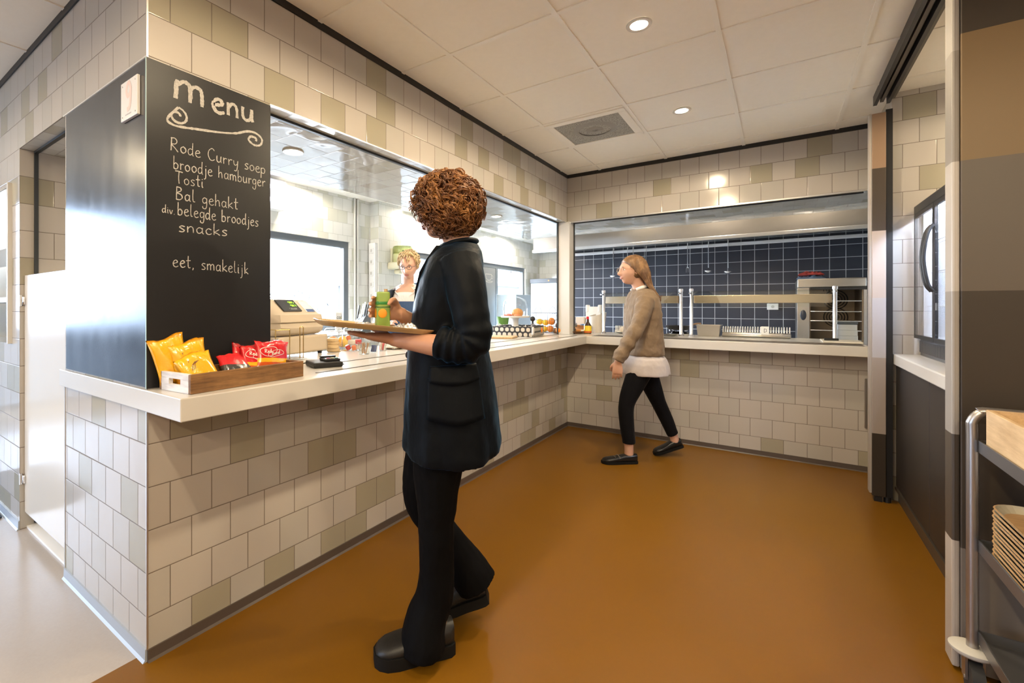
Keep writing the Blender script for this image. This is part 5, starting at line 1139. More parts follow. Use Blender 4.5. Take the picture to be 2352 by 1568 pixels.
def ring_fs(z, fc, hd, hw, sc=0, n=40, e=.85, zf=None):
    out = []
    for k in range(n):
        a = 2*PI*k/n; x = fc+hd*sup(math.cos(a), e); y = sc+hw*sup(math.sin(a), e)
        out.append((x, y, z+(zf(a, x, y) if zf else 0)))
    return out
def limb(mb, pts, n=16, k=5):
    """pts: (x, y, z, r) or (x, y, z, rx, ry)"""
    sp = spline([p[:3] for p in pts], k); N = len(pts); r = []
    for i in range(len(sp)):
        t = i/k; a = min(int(t), N-2); u = t-a; g = lambda p, j: p[3+j] if len(p) > 3+j else p[3]
        r.append((g(pts[a], 0)*(1-u)+g(pts[a+1], 0)*u, g(pts[a], 1)*(1-u)+g(pts[a+1], 1)*u))
    mb.tube(sp, r, n); return sp
def shoe(name, m_up, m_sole, heel, toe, zlow, parent, L_=.27, hh=.075, wid=.047, sole=.030, tilt=0, chunky=1):
    h, t = Vector(heel), Vector(toe); d = (t-h); ln = d.length; d.normalize(); s = d.cross(Vector((0, 0, 1))).normalized(); u = s.cross(d)
    P = lambda a, b, c: h+d*(a*ln)+s*b+u*c
    prof = ((0, .60, 1.0), (.06, .80, 1.0), (.2, .86, .98), (.38, .86, .92), (.55, .98, .72), (.72, 1.06, .60), (.86, .98, .52), (.95, .72, .42), (1.0, .35, .25))
    up = MB(); up.loft([[P(a, wid*w*sup(math.cos(q), .8), sole*.6+(hh*z)*max(0, .5+.5*sup(math.sin(q), .7))) for q in [2*PI*k/18 for k in range(18)]] for a, w, z in prof])
    uo = up.build(name, m_up, parent, 60)
    so = MB(); o2 = []
    for a, w, z in prof: o2.append((a, w))
    outl = [(a*1.03-.012, wid*w*1.07) for a, w in o2]
    ring = [(a, b) for a, b in outl]+[(a, -b) for a, b in outl[::-1]]
    so.loft([[P(a, b, 0) for a, b in ring], [P(a, b*1.02, sole*.5) for a, b in ring], [P(a, b, sole) for a, b in ring]])
    if chunky > 1:
        for k in range(9): a = .05+.105*k; so.box((0, 0, 0), (.012, .002, .012)) if False else None
    s_ = so.build('sole', m_sole, uo, 50); return uo
def eyes(parent, M, s, iris=(.12, .07, .03)):
    for sg in (-1, 1):
        c = Vector((sg*.031, .0740, .004))*s
        e = MB().ball(M @ c, (.0128*s, .0090*s, .0062*s), 16, 12, M=M.to_3x3()).build('eye', mat('eye_white', (.72, .70, .68), .15), parent, 180)
        MB().ball(M @ (c+Vector((0, .0062, -.0004))*s), .0044*s, 12, 8).build('iris', mat('iris_%d' % int(iris[0]*100), iris, .1), e, 180)
        b = MB(); b.tube([M @ (Vector((sg*x, .089-.10*(x-.03)**1 if x > .03 else .090, z))*s) for x, z in ((.013, .020), (.024, .025), (.036, .025), (.047, .019))], [.0022*s, .0032*s, .003*s, .0012*s], 6); b.build('eyebrow', mat('brow_hair', (.16, .09, .045), .8), parent, 60)
    l = MB(); l.tube([M @ (Vector((x, .0925-9*x*x, -.0605+.8*x*x))*s) for x in (-.022, -.011, 0, .011, .022)], [.0012*s, .0034*s, .004*s, .0034*s, .0012*s], 8); l.tube([M @ (Vector((x, .0905-9*x*x, -.0685+3*x*x))*s) for x in (-.020, -.01, 0, .01, .020)], [.0012*s, .0036*s, .0045*s, .0036*s, .0012*s], 8)
    l.build('lips', mat('lip_rose', (.48, .18, .15), .4), parent, 60)
def hairmat(name, c1, c2, c3):
    t = NT(name); n = t.noise(26, 3, .6, t.coords('Object', (1, 1, .6))); b = t.noise(5, 2, .5, t.coords('Object'))
    t.set(base=t.ramp(t.math('MULTIPLY_ADD', n, .7, t.math('MULTIPLY', b, .3)), [(.30, c1), (.5, c2), (.68, c3)]), rough=.42, spec=.5)
    w = t.n('ShaderNodeTexWave'); w.inputs['Scale'].default_value = 90; w.inputs['Distortion'].default_value = 6; t.l(t.coords('Object'), w.inputs['Vector']); t.bump(w.outputs['Fac'], .4, .002)
    return t.m
RZ = .62532+PI
# ------------------------------------------------------------------ woman in the black velvet jacket
M_SK1 = skinmat('skin_warm', (.52, .27, .165))
b = MB()
HM = frameM((.026, .0, 1.600), (.88, -.47, 0), tilt=-.06)
head_to(b, HM, .98)
limb(b, [(-.035, 0, 1.43, .058), (-.015, 0, 1.49, .050), (.008, -.004, 1.54, .052)])
b.loft([ring_fs(z, f, d, w) for z, f, d, w in ((1.45, -.03, .045, .07), (1.40, -.02, .08, .165), (1.30, 0, .10, .175), (1.15, .005, .10, .16), (1.0, .005, .105, .155), (.9, 0, .12, .17), (.80, 0, .115, .17))])
# near (left) arm carries the tray
limb(b, [(-.035, .165, 1.37, .048), (-.055, .205, 1.24, .043), (-.072, .222, 1.125, .040), (-.035, .220, 1.100, .041), (.035, .210, 1.104, .0385), (.11, .178, 1.112, .032), (.185, .150, 1.120, .0245), (.20, .146, 1.122, .024)])
hand_to(b, (.198, .147, 1.122), (.93, .02, .13), (0, 0, 1), (.1, -1, 0), curl=(.02, .02, .03, .05), spread=.16, tcurl=.0)
# far (right) arm reaches across to the green carton
limb(b, [(-.03, -.165, 1.37, .047), (-.03, -.205, 1.24, .042), (.0, -.19, 1.12, .039), (.07, -.12, 1.135, .037), (.135, -.045, 1.170, .031), (.185, .016, 1.204, .0245), (.192, .024, 1.208, .024)])
hand_to(b, (.190, .022, 1.207), (.72, .40, .22), (.25, .95, .0), (0, 0, 1), curl=(.42, .46, .5, .52), spread=.05, tcurl=.75)
# legs
limb(b, [(.02, .085, .88, .095), (.045, .085, .69, .080), (.055, .08, .47, .052), (.05, .07, .28, .050), (.05, .062, .12, .036), (.045, .06, .07, .036)])
limb(b, [(.02, -.085, .88, .095), (.08, -.09, .69, .078), (.115, -.095, .475, .052), (.0, -.10, .31, .048), (-.088, -.10, .175, .035), (-.105, -.10, .13, .034)])
W1O = b.build('person', M_SK1, None, 180, (.790, .709, 0)); W1O.rotation_euler = (0, 0, RZ)
tag(W1O, 'person with curly auburn hair in a black velvet jacket carrying a wooden tray', 'person')
remesh(W1O, .0042, 5)
eyes(W1O, HM, .98)
# jacket
def velvet():
    t = NT('black_velvet'); co = t.coords('Object', (1, 1, .5)); n = t.noise(10, 4, .55, co); w = t.noise(4, 3, .5, co)
    t.set(base=t.mix(n, (.0015, .0022, .0034), (.0035, .0052, .0080)), rough=.55, spec=.10, sheen=.22, srough=.3); t.p.inputs['Sheen Tint'].default_value = (.10, .36, .75, 1)
    t.bump(t.math('ADD', n, t.math('MULTIPLY', w, 1.2)), .45, .02); return t.m
M_VEL = velvet()
JR = ((1.462, -.030, .070, .085), (1.435, -.026, .088, .138), (1.400, -.016, .104, .188), (1.33, -.002, .118, .202), (1.245, .004, .130, .196), (1.16, .008, .139, .186), (1.095, .011, .147, .184), (1.02, .006, .157, .188), (.93, .002, .164, .198), (.869, -.001, .169, .205), (.79, -.003, .174, .214), (.735, -.004, .178, .219), (.712, -.004, .176, .217))
def jz(a, x, y): return 0
def hem(i):
    k = max(0, (i-7)/5)
    return lambda a, x, y: k*(.035*max(0, -math.cos(a))**1.5 + .012*math.cos(a)-.018*max(0, math.sin(a))) + 0
def fold(i, z, f, d, w):
    r = ring_fs(z, f, d, w, n=72, e=.88, zf=hem(i)); k = max(0, (i-6)/6)
    out = []
    for j, p in enumerate(r):
        a = 2*PI*j/72; g = 1+k*(.022*math.sin(7*a+.6)+.016*math.sin(13*a+2+z*5)); out.append((f+(p[0]-f)*g, p[1]*g, p[2]))
    return out
m = MB(); m.loft([fold(i, *q) for i, q in enumerate(JR)])
wr = lambda base, k: base*(1+.0)
def wrinkled(mb, pts, n=26, k=9, amp=.09, fr=9):
    sp = spline([p[:3] for p in pts], k); N = len(pts); r = []
    for i in range(len(sp)):
        t = i/k; a = min(int(t), N-2); u = t-a; base = pts[a][3]*(1-u)+pts[a+1][3]*u; q = t/(N-1)
        env = math.exp(-((q-.62)/.28)**2); r.append(base*(1+amp*env*math.sin(fr*2*PI*q+math.sin(q*9))))
    mb.tube(sp, r, n)
wrinkled(m, [(-.030, .150, 1.385, .074), (-.045, .195, 1.30, .068), (-.062, .222, 1.20, .061), (-.072, .230, 1.14, .058), (-.052, .227, 1.110, .057), (-.005, .219, 1.108, .058), (.038, .209, 1.118, .055), (.046, .207, 1.120, .050)], fr=11, amp=.10)
wrinkled(m, [(-.028, -.150, 1.385, .072), (-.030, -.200, 1.28, .064), (-.015, -.205, 1.16, .060), (.02, -.17, 1.115, .058), (.07, -.115, 1.130, .052), (.085, -.10, 1.136, .047)], fr=6)
J = m.build('velvet_jacket', M_VEL, W1O, 180); remesh(J, .005, 3); displace(J, .13, .010); 
def jsurf(a, z, off):
    for (z0, *A), (z1, *B) in zip(JR, JR[1:]):
        if z0 >= z >= z1:
            u = (z0-z)/(z0-z1); f, d, w = [A[i]*(1-u)+B[i]*u for i in range(3)]
            return Vector((f+(d+off)*sup(math.cos(a), .88), (w+off)*sup(math.sin(a), .88), z))
def patch(mb, a0, a1, ztop, zbot, off0, off1, na=16, nz=5):
    rings = []
    for j in range(nz+1):
        v = j/nz; rings.append([jsurf(a0+(a1-a0)*i/na, ztop(i/na)*(1-v)+zbot(i/na)*v, off0*(1-v)+off1*v) for i in range(na+1)])
    inner = [[p-(p-Vector((0, 0, p.z))).normalized()*.006 for p in r] for r in rings]
    V = [[mb.bm.verts.new(p) for p in r] for r in rings]; U = [[mb.bm.verts.new(p) for p in r] for r in inner]
    for A in range(nz):
        for i in range(na):
            mb.bm.faces.new((V[A][i], V[A][i+1], V[A+1][i+1], V[A+1][i])); mb.bm.faces.new((U[A][i], U[A+1][i], U[A+1][i+1], U[A][i+1]))
    for i in range(na): mb.bm.faces.new((V[0][i], U[0][i], U[0][i+1], V[0][i+1])); mb.bm.faces.new((V[nz][i], V[nz][i+1], U[nz][i+1], U[nz][i]))
    for A in range(nz): mb.bm.faces.new((V[A][0], V[A+1][0], U[A+1][0], U[A][0])); mb.bm.faces.new((V[A][na], U[A][na], U[A+1][na], V[A+1][na]))
m = MB(); patch(m, 1.22, 2.10, lambda t: 1.035+.010*t, lambda t: .985+.008*t-.012*math.sin(PI*t), .014, .024); m.build('pocket_flap', M_VEL, W1O, 180)
m = MB(); patch(m, 1.16, 2.14, lambda t: .995+.008*t, lambda t: .845+.02*abs(2*t-1), .012, .020, nz=8); m.build('patch_pocket', M_VEL, W1O, 180)
# collar and lapel
m = MB(); m.tube(spline([(.050, -.068, 1.430), (.0, -.076, 1.458), (-.06, -.066, 1.470), (-.092, 0, 1.474), (-.06, .066, 1.470), (.0, .076, 1.458), (.050, .068, 1.430)], 6), [(.014, .010)]*37, 10); m.build('collar', M_VEL, W1O, 180)
m = MB(); m.loft([[(.055, s*.080, 1.44), (.085, s*.02, 1.40), (.110, s*.005, 1.33)][0:1]*1 for s in (1,)]) if False else None
for s in (1, -1):
    m = MB(); top = [(.040, s*.085, 1.448), (.075, s*.085, 1.40), (.100, s*.080, 1.355), (.115, s*.058, 1.30), (.128, s*.030, 1.20), (.140, s*.012, 1.12)]; inn = [(.052, s*.060, 1.440), (.082, s*.045, 1.40), (.104, s*.030, 1.35), (.119, s*.018, 1.30), (.133, s*.008, 1.20), (.144, s*.004, 1.12)]
    A = [Vector(p)+Vector((.012, s*.002, 0)) for p in top]; Bq = [Vector(p)+Vector((.010, 0, 0)) for p in inn]
    m.loft([[a, q, q-Vector((.014, 0, 0)), a-Vector((.014, 0, 0))] for a, q in zip(A, Bq)]); m.build('lapel', M_VEL, W1O, 60)
for z in (1.055, .95): MB().ball((.162, .012, z), (.006, .012, .012), 14, 8).build('jacket_button', mat('button_dark', (.05, .035, .035), .3), W1O, 180)
# trousers
M_TR1 = fabric('black_trouser', (.0022, .0022, .0028), .8, 0, 9, .5)
m = MB()
m.loft([ring_fs(z, f, d, w) for z, f, d, w in ((.98, .0, .13, .17), (.88, .0, .140, .185), (.80, .01, .135, .185), (.77, .015, .12, .18))])
limb(m, [(.022, .088, .85, .105), (.045, .088, .69, .092), (.052, .085, .477, .064), (.052, .078, .30, .063), (.060, .074, .20, .068), (.088, .072, .13, .100, .074), (.097, .075, .075, .118, .080), (.098, .076, .040, .122, .082)])
limb(m, [(.022, -.088, .85, .105), (.085, -.09, .67, .092), (.118, -.095, .485, .066), (.055, -.098, .375, .064), (-.02, -.10, .275, .068), (-.075, -.10, .195, .080), (-.105, -.10, .145, .084)])
T = m.build('flared_trousers', M_TR1, W1O, 180); remesh(T, .006, 6); displace(T, .10, .010)
M_SH1 = mat('shoe_black', (.010, .010, .010), .45, bump=.2, bsc=60); M_SO1 = mat('sole_black', (.006, .006, .006), .7, spec=.2)
shoe('shoe', M_SH1, M_SO1, (-.004, .046, .0), (.262, .118, .0), 0, W1O, hh=.085, wid=.054, sole=.042)
shoe('shoe', M_SH1, M_SO1, (-.150, -.10, .085), (.060, -.118, -.002+.012), 0, W1O, hh=.09, wid=.052, sole=.036)
# curly hair
M_H1 = hairmat('auburn_hair', (.030, .010, .004), (.15, .055, .016), (.42, .19, .055))
HC = Vector((.010, .004, 1.612)); HRAD = Vector((.128, .130, .124))
face = Vector((.88, -.47, 0)).normalized()
def hk(dd): return ((abs(dd.x)/HRAD.x)**2.1+(abs(dd.y)/HRAD.y)**2.1+(abs(dd.z)/HRAD.z)**2.1)**(1/2.1)
q = MB(); q.ball(HC+Vector((-.010, .010, .004)), (.1, .1, .1), 44, 30)
for v in q.bm.verts:
    d = (v.co-HC); d *= .86/max(hk(d), 1e-4); v.co = HC+d+Vector((-.008, .008, 0))
    v.co += d.normalized()*.014*noise.noise(v.co*24)
    if d.normalized().dot(face) > .50 and v.co.z < 1.645: v.co -= face*.06
    elif d.normalized().dot(face) > .15 and v.co.z < 1.57: v.co -= face*.045
HB = q.build('curly_hair', M_H1, W1O, 180)
rc = random.Random(11); q = MB(); cnt = 0
while cnt < 780:
    z = rc.uniform(-1, 1); a = rc.uniform(0, 2*PI); d = Vector((math.sqrt(1-z*z)*math.cos(a), math.sqrt(1-z*z)*math.sin(a), z))
    fd = d.dot(face)
    if fd > .58 and z < .25: continue
    if z < -.82: continue
    if z < -.20 and fd > .28: continue
    if z < -.42 and fd > .08: continue
    cnt += 1
    p = HC+d*(rc.uniform(.80, 1.0)/hk(d))
    dn = (Vector((0, 0, -1))+d*.35+Vector((rc.uniform(-.8, .8), rc.uniform(-.8, .8), rc.uniform(-.3, .4)))).normalized()
    dn = (dn-d*dn.dot(d)*.8).normalized(); s1 = dn.cross(d).normalized(); s2 = d
    ln = rc.uniform(.05, .10); rad = rc.uniform(.007, .017); tr = rc.uniform(1.2, 2.6); ph = rc.uniform(0, 6.28); N = 13
    lim = rc.uniform(1.02, 1.14)
    for st in range(3):
        P = []; ph2 = ph+rc.uniform(-.5, .5); off = Vector((rc.uniform(-1, 1), rc.uniform(-1, 1), rc.uniform(-1, 1)))*.004; r2 = rad*rc.uniform(.8, 1.25)
        for i in range(N):
            t_ = i/(N-1); an = ph2+tr*2*PI*t_; pt = p+off*(.4+t_)+dn*ln*t_+(s1*math.cos(an)+s2*math.sin(an)*.9)*r2*(.5+.5*math.sin(PI*t_))
            dd = pt-HC; k = hk(dd)
            if k > lim: pt = HC+dd*(lim/k)
            P.append(pt)
        w = rc.uniform(.0012, .0026); q.tube(P, [w*(.4+.7*math.sin(PI*(.10+.84*i/(N-1)))) for i in range(N)], 4)
q.build('curls', M_H1, HB, 180)
# wooden tray, carton and foil
TA, TB = Vector((.060, .205, 1.150)), Vector((.384, .318, 1.186))
tx = (TB-TA).normalized(); ty = Vector((tx.y, -tx.x, 0)).normalized(); tz = tx.cross(ty); 
if tz.z < 0: tz = -tz
def w1(p): return W1O.matrix_basis @ Vector(p)
W1O.matrix_basis = Matrix.Translation((.790, .709, 0)) @ Matrix.Rotation(RZ, 4, 'Z')
tw, td = (TB-TA).length+.045, .30
tc = (TA+TB)/2+ty*(td/2)-tz*.012
TM = W1O.matrix_basis @ Matrix((( *tx, ), (*ty, ), (*tz, ))).transposed().to_4x4().copy()
TM = W1O.matrix_basis @ (Matrix.Translation(tc) @ Matrix((tx, ty, tz)).transposed().to_4x4())
q = tray_mesh(tw, td, .016, .06); o = q.build('serving_tray', [mat('tray_rim', (.50, .36, .18), .4), M_TRAYW])
for p in o.data.polygons:
    if p.normal.z > .9: p.material_index = 1
o.matrix_basis = TM; tag(o, 'pale wooden serving tray held level by the person in the velvet jacket', 'tray')
def on_tray(f, s):   # local woman coordinates -> world point on the tray surface
    d = Vector((f, s, 0))-tc; a, b_ = d.x*tx.x+d.y*tx.y, d.x*ty.x+d.y*ty.y
    return TM @ Vector((a/(tx.x**2+tx.y**2)**.5, b_, .005))
GP = on_tray(.243, .085)
t = thing('drink_carton', 'green drink carton with an orange spot standing on the carried tray', 'carton', GP, RZ+.35)
hgt = .128
m = MB(); m.box((-.024, -.024, 0), (.024, .024, hgt), .007, 3); m.build('carton_body', mat('carton_green', (.22, .33, .06), .35), t, 50)
m = MB(); m.box((-.0246, -.0246, .078), (.0246, .0246, .098), .007, 3); m.build('green_band', mat('carton_dark', (.03, .20, .04), .35), t, 50)
m = MB(); m.box((-.0247, -.0247, .072), (.0247, .0247, .0765), .007, 3); m.build('dark_stripe', mat('carton_stripe', (.02, .10, .03), .35), t, 50)
m = MB(); m.ball((.004, .0245, .052), (.016, .0014, .016), 20, 10); m.ball((-.0245, .004, .052), (.0014, .016, .016), 20, 10); m.ball((.0245, .004, .052), (.0014, .016, .016), 20, 10); m.ball((.004, -.0245, .052), (.016, .0014, .016), 20, 10); m.build('orange_print', mat('carton_orange', (.75, .30, .01), .35), t, 180)
m = MB(); m.cyl((-.012, 0, hgt), (-.012, 0, hgt+.010), .007, 16); m.build('cap', mat('carton_cap', (.5, .32, .16), .4), t, 50)
def foilmat():
    t = NT('foil'); n = t.noise(55, 4, .7, t.coords('Object')); t.set(base=(.62, .62, .64), rough=.32, metal=.75); t.bump(n, .5, .006); return t.m
M_FOIL = foilmat()
for f, s, w_, d_, h_, lb, sd in ((.155, .10, .11, .09, .040, 'crumpled foil packet on the tray between carton and jacket', 31), (.305, .14, .09, .09, .022, 'flat crumpled foil at the far end of the carried tray', 32)):
    q = crumple(w_, d_, h_*.9, sd, n=30)
    for v in q.bm.verts: v.co.z = v.co.z*.45+.25*h_*(1-(2*abs(v.co.x)/w_)**4)*(1-(2*abs(v.co.y)/d_)**4)
    o = tag(q.build('foil_packet', M_FOIL, None, None, on_tray(f, s)), lb, 'foil'); o.rotation_euler = (0, 0, RZ+.3)
# ------------------------------------------------------------------ woman in the brown jumper
M_SK2 = skinmat('skin_rosy', (.58, .34, .25))
b = MB(); HM2 = frameM((.092, .0, 1.522), (1, .05, 0), tilt=.02); head_to(b, HM2, .98)
limb(b, [(.015, 0, 1.34, .056), (.035, 0, 1.40, .048), (.065, 0, 1.46, .05)])
b.loft([ring_fs(z, f, d, w) for z, f, d, w in ((1.36, .015, .05, .07), (1.30, .015, .085, .155), (1.2, .01, .10, .165), (1.05, .005, .10, .15), (.9, 0, .115, .16), (.78, 0, .12, .165))])
limb(b, [(.05, .170, 1.27, .046), (.10, .205, 1.15, .042), (.170, .222, 1.03, .037), (.225, .222, .93, .035), (.280, .218, .825, .025), (.284, .216, .81, .024)])
hand_to(b, (.283, .216, .812), (.04, -.04, -1), (-.35, -.93, 0), (.9, -.2, 0), curl=(.28, .3, .33, .36), spread=.04, s=.98)
limb(b, [(-.01, -.170, 1.27, .046), (-.05, -.205, 1.15, .042), (-.06, -.215, 1.02, .037), (.0, -.215, .92, .034), (.06, -.205, .83, .025), (.065, -.204, .815, .024)])
hand_to(b, (.064, -.204, .817), (.25, .05, -1), (-.2, .95, 0), (.9, .2, 0), curl=(.3, .3, .33, .36), spread=.04, s=.98)
limb(b, [(.03, .085, .80, .092), (.10, .088, .64, .076), (.165, .09, .465, .05), (.165, .09, .30, .047), (.150, .09, .13, .034), (.150, .09, .06, .034)])
limb(b, [(-.01, -.085, .80, .092), (-.09, -.085, .62, .074), (-.165, -.085, .44, .05), (-.235, -.085, .29, .045), (-.290, -.085, .16, .033), (-.300, -.085, .11, .034)])
W2O = b.build('person', M_SK2, None, 180, (.886, 3.275, 0)); W2O.rotation_euler = (0, 0, RZ)
tag(W2O, 'person in a brown jumper over a white shirt walking left past the back counter', 'person'); remesh(W2O, .0045, 5); eyes(W2O, HM2, .98)
M_JUM = fabric('brown_jumper', (.205, .150, .105), .9, .15, 16, .5)
m = MB(); m.loft([ring_fs(z, f, d, w) for z, f, d, w in ((1.375, .012, .062, .075), (1.345, .012, .085, .135), (1.30, .010, .106, .178), (1.24, .009, .118, .188), (1.16, .006, .130, .186), (1.05, .002, .134, .178), (.95, .0, .139, .182), (.87, 0, .143, .190), (.842, 0, .140, .187))])
wrinkled(m, [(.045, .150, 1.285, .070), (.085, .190, 1.19, .063), (.130, .215, 1.09, .058), (.172, .224, 1.02, .056), (.215, .224, .945, .053), (.262, .221, .865, .049), (.286, .218, .818, .046)], fr=5, amp=.10)
wrinkled(m, [(-.005, -.150, 1.285, .070), (-.045, -.200, 1.17, .060), (-.062, -.216, 1.04, .056), (-.01, -.216, .935, .052), (.05, -.207, .845, .046)], fr=5)
J = m.build('brown_jumper', M_JUM, W2O, 180); remesh(J, .007, 4); displace(J, .06, .016)
m = MB(); m.loft([fold(9, z, f, d, w) for z, f, d, w in ((.875, 0, .118, .165), (.845, 0, .128, .178), (.825, 0, .152, .198), (.78, 0, .172, .206), (.73, -.002, .184, .210), (.695, -.006, .186, .208))])
o = m.build('white_shirt', fabric('white_shirt', (.52, .48, .48), .8, 0, 18, .2, .04), W2O, 180); remesh(o, .007, 3); displace(o, .06, .008)
m = MB(); m.tube(spline([(.075, -.05, 1.365), (.03, -.062, 1.385), (-.045, 0, 1.40), (.03, .062, 1.385), (.075, .05, 1.365)], 6), [(.010, .014)]*25, 8); m.build('shirt_collar', MC.get('x') or mat('collar_white', (.70, .68, .68), .8), W2O, 180)
m = MB(); m.loft([ring_fs(z, f, d, w) for z, f, d, w in ((.92, 0, .12, .165), (.80, 0, .128, .172), (.73, .01, .12, .168))])
limb(m, [(.032, .087, .78, .099), (.10, .09, .64, .084), (.168, .09, .465, .060), (.166, .09, .30, .055), (.152, .09, .19, .050), (.150, .09, .155, .049)])
limb(m, [(-.012, -.087, .78, .099), (-.09, -.087, .62, .082), (-.165, -.087, .44, .058), (-.235, -.087, .29, .052), (-.270, -.087, .205, .046), (-.285, -.087, .175, .045)])
o = m.build('black_trousers', fabric('trouser_black2', (.006, .006, .008), .85, .05, 12, .4), W2O, 180); remesh(o, .006, 5)
M_LOAF = mat('loafer_black', (.010, .010, .011), .25)
sh = shoe('loafer', M_LOAF, M_SO1, (.092, .09, .0), (.362, .098, .0), 0, W2O, hh=.062, wid=.044, sole=.020)
m = MB(); m.tube([(.235, .135, .052), (.240, .10, .064), (.238, .065, .056)], .004, 6); m.tube([(.262, .13, .044), (.266, .10, .055), (.264, .068, .048)], .003, 6); m.build('buckle', M_CHROME, sh, 60)
shoe('loafer', M_LOAF, M_SO1, (-.360, -.085, .075), (-.135, -.095, .006), 0, W2O, hh=.062, wid=.043, sole=.020)
M_H2 = hairmat('chestnut_hair', (.06, .030, .013), (.17, .090, .040), (.36, .21, .10))
q = MB(); q.ball((.074, 0, 1.545), (.108, .086, .106), 36, 26)
for v in q.bm.verts:
    x = v.co.x-.092; z = v.co.z-1.522
    lim = .012+.062*max(0, min(1, (z+.005)/.07))
    if x > lim and z < .085: v.co.x -= (x-lim)*.96+.006
HB = q.build('long_hair', M_H2, W2O, 180)
q = MB(); rh = random.Random(5)
for k in range(260):
    a = rh.uniform(-1.9, 1.9); ca, sa = math.cos(a), math.sin(a)
    e = rh.uniform(0, 1); z0 = 1.545+.104*math.cos(e*1.1); r0 = math.sin(e*1.1)
    p0 = Vector((.074-.106*r0*ca, .086*r0*sa, z0)); zl = rh.uniform(1.17, 1.32)
    p1 = Vector((.070-.112*ca, .090*sa, 1.53)); p2 = Vector((.02-.075*max(.3, ca)+rh.uniform(-.01, .01), .075*sa, 1.42)); p3 = Vector((-.055-.040*max(.2, ca)+rh.uniform(-.012, .012), .085*sa+rh.uniform(-.012, .012), 1.32)); p4 = Vector((-.085-.035*max(.2, ca)+rh.uniform(-.015, .015), .095*sa+rh.uniform(-.02, .02), zl))
    if abs(a) > 1.5: p4 = p3
    q.tube(spline([p0, p1, p2, p3, p4], 4), [.0052]*12+[.005, .0045, .0035, .0025, .0015], 5)
q.build('hair_strands', M_H2, HB, 180)
for sg in (-1, 1):
    m = MB(); c = [HM2 @ Vector((sg*.031+.021*math.cos(a), .098, .002+.017*math.sin(a))) for a in [2*PI*k/20 for k in range(20)]]; m.tube(c, .0010, 6, closed=True); m.tube([HM2 @ Vector((sg*.052, .096, .008)), HM2 @ Vector((sg*.074, .05, .008)), HM2 @ Vector((sg*.077, -.005, .006))], .0010, 6); m.build('glasses_rim', mat('glasses_gold', (.35, .22, .10), .35, .8), W2O, 60)
# ------------------------------------------------------------------ woman behind the counter
M_SK3 = skinmat('skin_fair', (.60, .37, .28))
b = MB(); HM3 = frameM((.045, .02, 1.580), (1, .02, 0), tilt=-.30); head_to(b, HM3, .97)
limb(b, [(-.01, 0, 1.40, .054), (.008, .005, 1.46, .048), (.03, .012, 1.53, .05)])
b.loft([ring_fs(z, f, d, w) for z, f, d, w in ((1.42, 0, .05, .07), (1.37, 0, .085, .155), (1.27, .01, .105, .165), (1.12, .01, .105, .155), (.95, .0, .12, .165), (.82, 0, .12, .17))])
for s in (1, -1):
    limb(b, [(0, s*.165, 1.34, .046), (-.01, s*.215, 1.22, .042), (.02, s*.22, 1.10, .038), (.09, s*.18, 1.075, .035), (.165, s*.12, 1.085, .026), (.17, s*.117, 1.086, .025)])
    hand_to(b, (.168, s*.118, 1.086), (.85, -s*.45, .05), (0, -s*.75, -.5), (.3, -s*.3, .9), curl=(.3, .33, .36, .4), spread=.06, s=.97)
    limb(b, [(0, s*.09, .84, .10), (.0, s*.09, .65, .082), (.01, s*.09, .47, .055), (0, s*.09, .28, .052), (-.01, s*.09, .12, .037), (-.01, s*.09, .06, .036)])
W3O = b.build('person', M_SK3, None, 180, (-.815, 2.352, 0)); W3O.rotation_euler = (0, 0, -.9457-.22)
tag(W3O, 'person with short blond hair in black cardigan and blue apron behind the counter', 'person'); remesh(W3O, .0045, 5); eyes(W3O, HM3, .97)
M_SHIRT3 = fabric('white_blouse', (.74, .70, .72), .8, 0, 20, .4, .04)
m = MB(); m.loft([ring_fs(z, f, d, w) for z, f, d, w in ((1.372, -.004, .082, .132), (1.33, .004, .102, .158), (1.27, .008, .110, .166), (1.12, .012, .116, .164), (.93, 0, .126, .170))]); o = m.build('white_blouse', M_SHIRT3, W3O, 180); remesh(o, .007, 4)
m = MB()
for s in (1, -1):
    m.loft([[(.02, s*.055, 1.432), (.055, s*.040, 1.405), (.060, s*.045, 1.400), (.022, s*.062, 1.428)], [(.04, s*.110, 1.395), (.088, s*.085, 1.365), (.094, s*.088, 1.361), (.045, s*.115, 1.391)], [(.085, s*.085, 1.345), (.115, s*.040, 1.320), (.120, s*.042, 1.318), (.092, s*.088, 1.343)]])
m.build('wide_collar', M_SHIRT3, W3O, 60)
m = MB()
def card(z, f, d, w):
    out = []
    for k in range(41):
        a = .50+(2*PI-1.0)*k/40; out.append((f+d*sup(math.cos(a), .88), w*sup(math.sin(a), .88), z))
    inn = [(f+(p[0]-f)*.93, p[1]*.93, z) for p in out]; return out+inn[::-1]
m.loft([card(z, f, d, w) for z, f, d, w in ((1.400, -.004, .082, .108), (1.372, .0, .112, .168), (1.29, .006, .134, .192), (1.12, .010, .140, .188), (.95, 0, .150, .194), (.86, 0, .154, .200))])
for s in (1, -1): wrinkled(m, [(0, s*.150, 1.345, .066), (-.012, s*.205, 1.24, .060), (.012, s*.222, 1.115, .056), (.075, s*.192, 1.078, .051), (.135, s*.145, 1.084, .045)], fr=5)
o = m.build('black_cardigan', fabric('cardigan_black', (.008, .008, .011), .9, .2, 16, .4), W3O, 180); remesh(o, .007, 4)
m = MB(); R0 = []
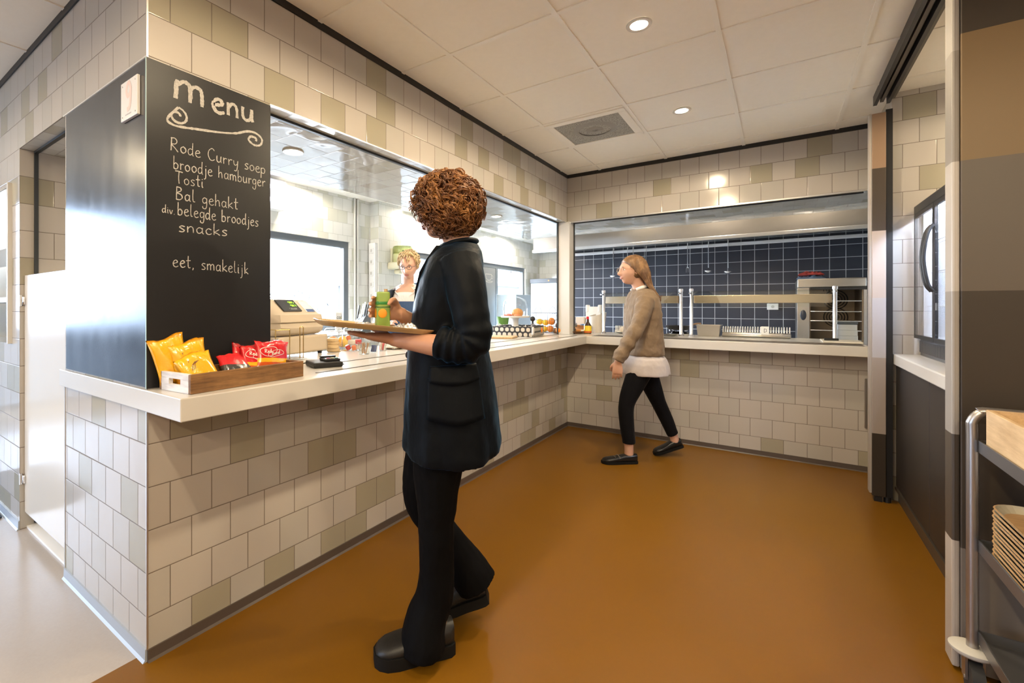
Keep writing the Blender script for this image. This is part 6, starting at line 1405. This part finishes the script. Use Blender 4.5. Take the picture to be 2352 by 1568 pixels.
for z, f, d, w, h in ((1.275, .014, .136, .180, .50), (1.18, .016, .142, .180, .56), (1.05, .014, .150, .186, .85), (.90, .004, .166, .196, 1.25), (.60, .004, .168, .20, 1.25)):
    out = [(f+d*sup(math.cos(a), .88), w*sup(math.sin(a), .88), z) for a in [-h+2*h*k/20 for k in range(21)]]; R0.append(out+[(p[0]-.006, p[1]*.97, p[2]) for p in out[::-1]])
m.loft(R0); m.build('blue_apron', fabric('apron_blue', (.055, .095, .19), .85, 0, 14, .3), W3O, 60)
m = MB(); m.loft([ring_fs(z, f, d, w) for z, f, d, w in ((.95, 0, .125, .168), (.84, 0, .130, .176), (.76, 0, .12, .172))])
for s in (1, -1): limb(m, [(0, s*.092, .82, .103), (.0, s*.092, .65, .088), (.01, s*.092, .47, .066), (0, s*.092, .28, .062), (-.005, s*.092, .06, .060)])
o = m.build('dark_trousers', M_TR1, W3O, 180); remesh(o, .007, 5)
for s in (1, -1): shoe('shoe', M_SH1, M_SO1, (-.08, s*.09, 0), (.17, s*.10, 0), 0, W3O, hh=.065, wid=.044, sole=.02)
M_H3 = hairmat('blond_hair', (.24, .15, .07), (.50, .36, .19), (.72, .60, .40))
q = MB(); q.ball((.0, 0, 0), (.086, .108, .095), 36, 26)
for v in q.bm.verts:
    if v.co.y > .045 and v.co.z < .055: v.co.y -= (v.co.y-.045)*1.0+.01
    if v.co.z < -.05: v.co *= .9
    v.co += v.co.normalized()*.006*noise.noise(v.co*30)
q.xf(HM3 @ Matrix.Translation((0, -.012, .034))); HB = q.build('short_hair', M_H3, W3O, 180)
q = MB()
for k in range(260):
    z = rh.uniform(-.35, 1); a = rh.uniform(0, 2*PI); d = Vector((math.sqrt(1-z*z)*math.cos(a), math.sqrt(1-z*z)*math.sin(a), z))
    if d.y > .5 and z < .45: continue
    p = Vector((d.x*.086, d.y*.108-.012, d.z*.095+.034)); tg = (Vector((d.x*.7, .9*max(0, d.z)+d.y*.3, -.7+.2*d.z))+Vector((rh.uniform(-.4, .4), rh.uniform(-.4, .4), rh.uniform(-.3, .3)))); tg = (tg-d*tg.dot(d)).normalized(); l_ = rh.uniform(.025, .05)
    q.tube([HM3 @ (p*.98), HM3 @ (p+tg*l_*.5+d*.008), HM3 @ (p+tg*l_+d*.003)], [.004, .0045, .0012], 5)
q.build('hair_tufts', M_H3, HB, 180)
for sg in (-1, 1):
    m = MB(); c = [HM3 @ Vector((sg*.031+.022*math.cos(a), .0975, .002+.014*math.sin(a))) for a in [2*PI*k/20 for k in range(20)]]; m.tube(c, .0017, 6, closed=True); m.tube([HM3 @ Vector((sg*.053, .096, .008)), HM3 @ Vector((sg*.074, .05, .008)), HM3 @ Vector((sg*.077, -.005, .006))], .0017, 6); m.tube([HM3 @ Vector((0, .101, .004)), HM3 @ Vector((sg*.010, .099, .004))], .0015, 6); m.build('glasses_rim', mat('glasses_dark', (.04, .04, .08), .3), W3O, 60)
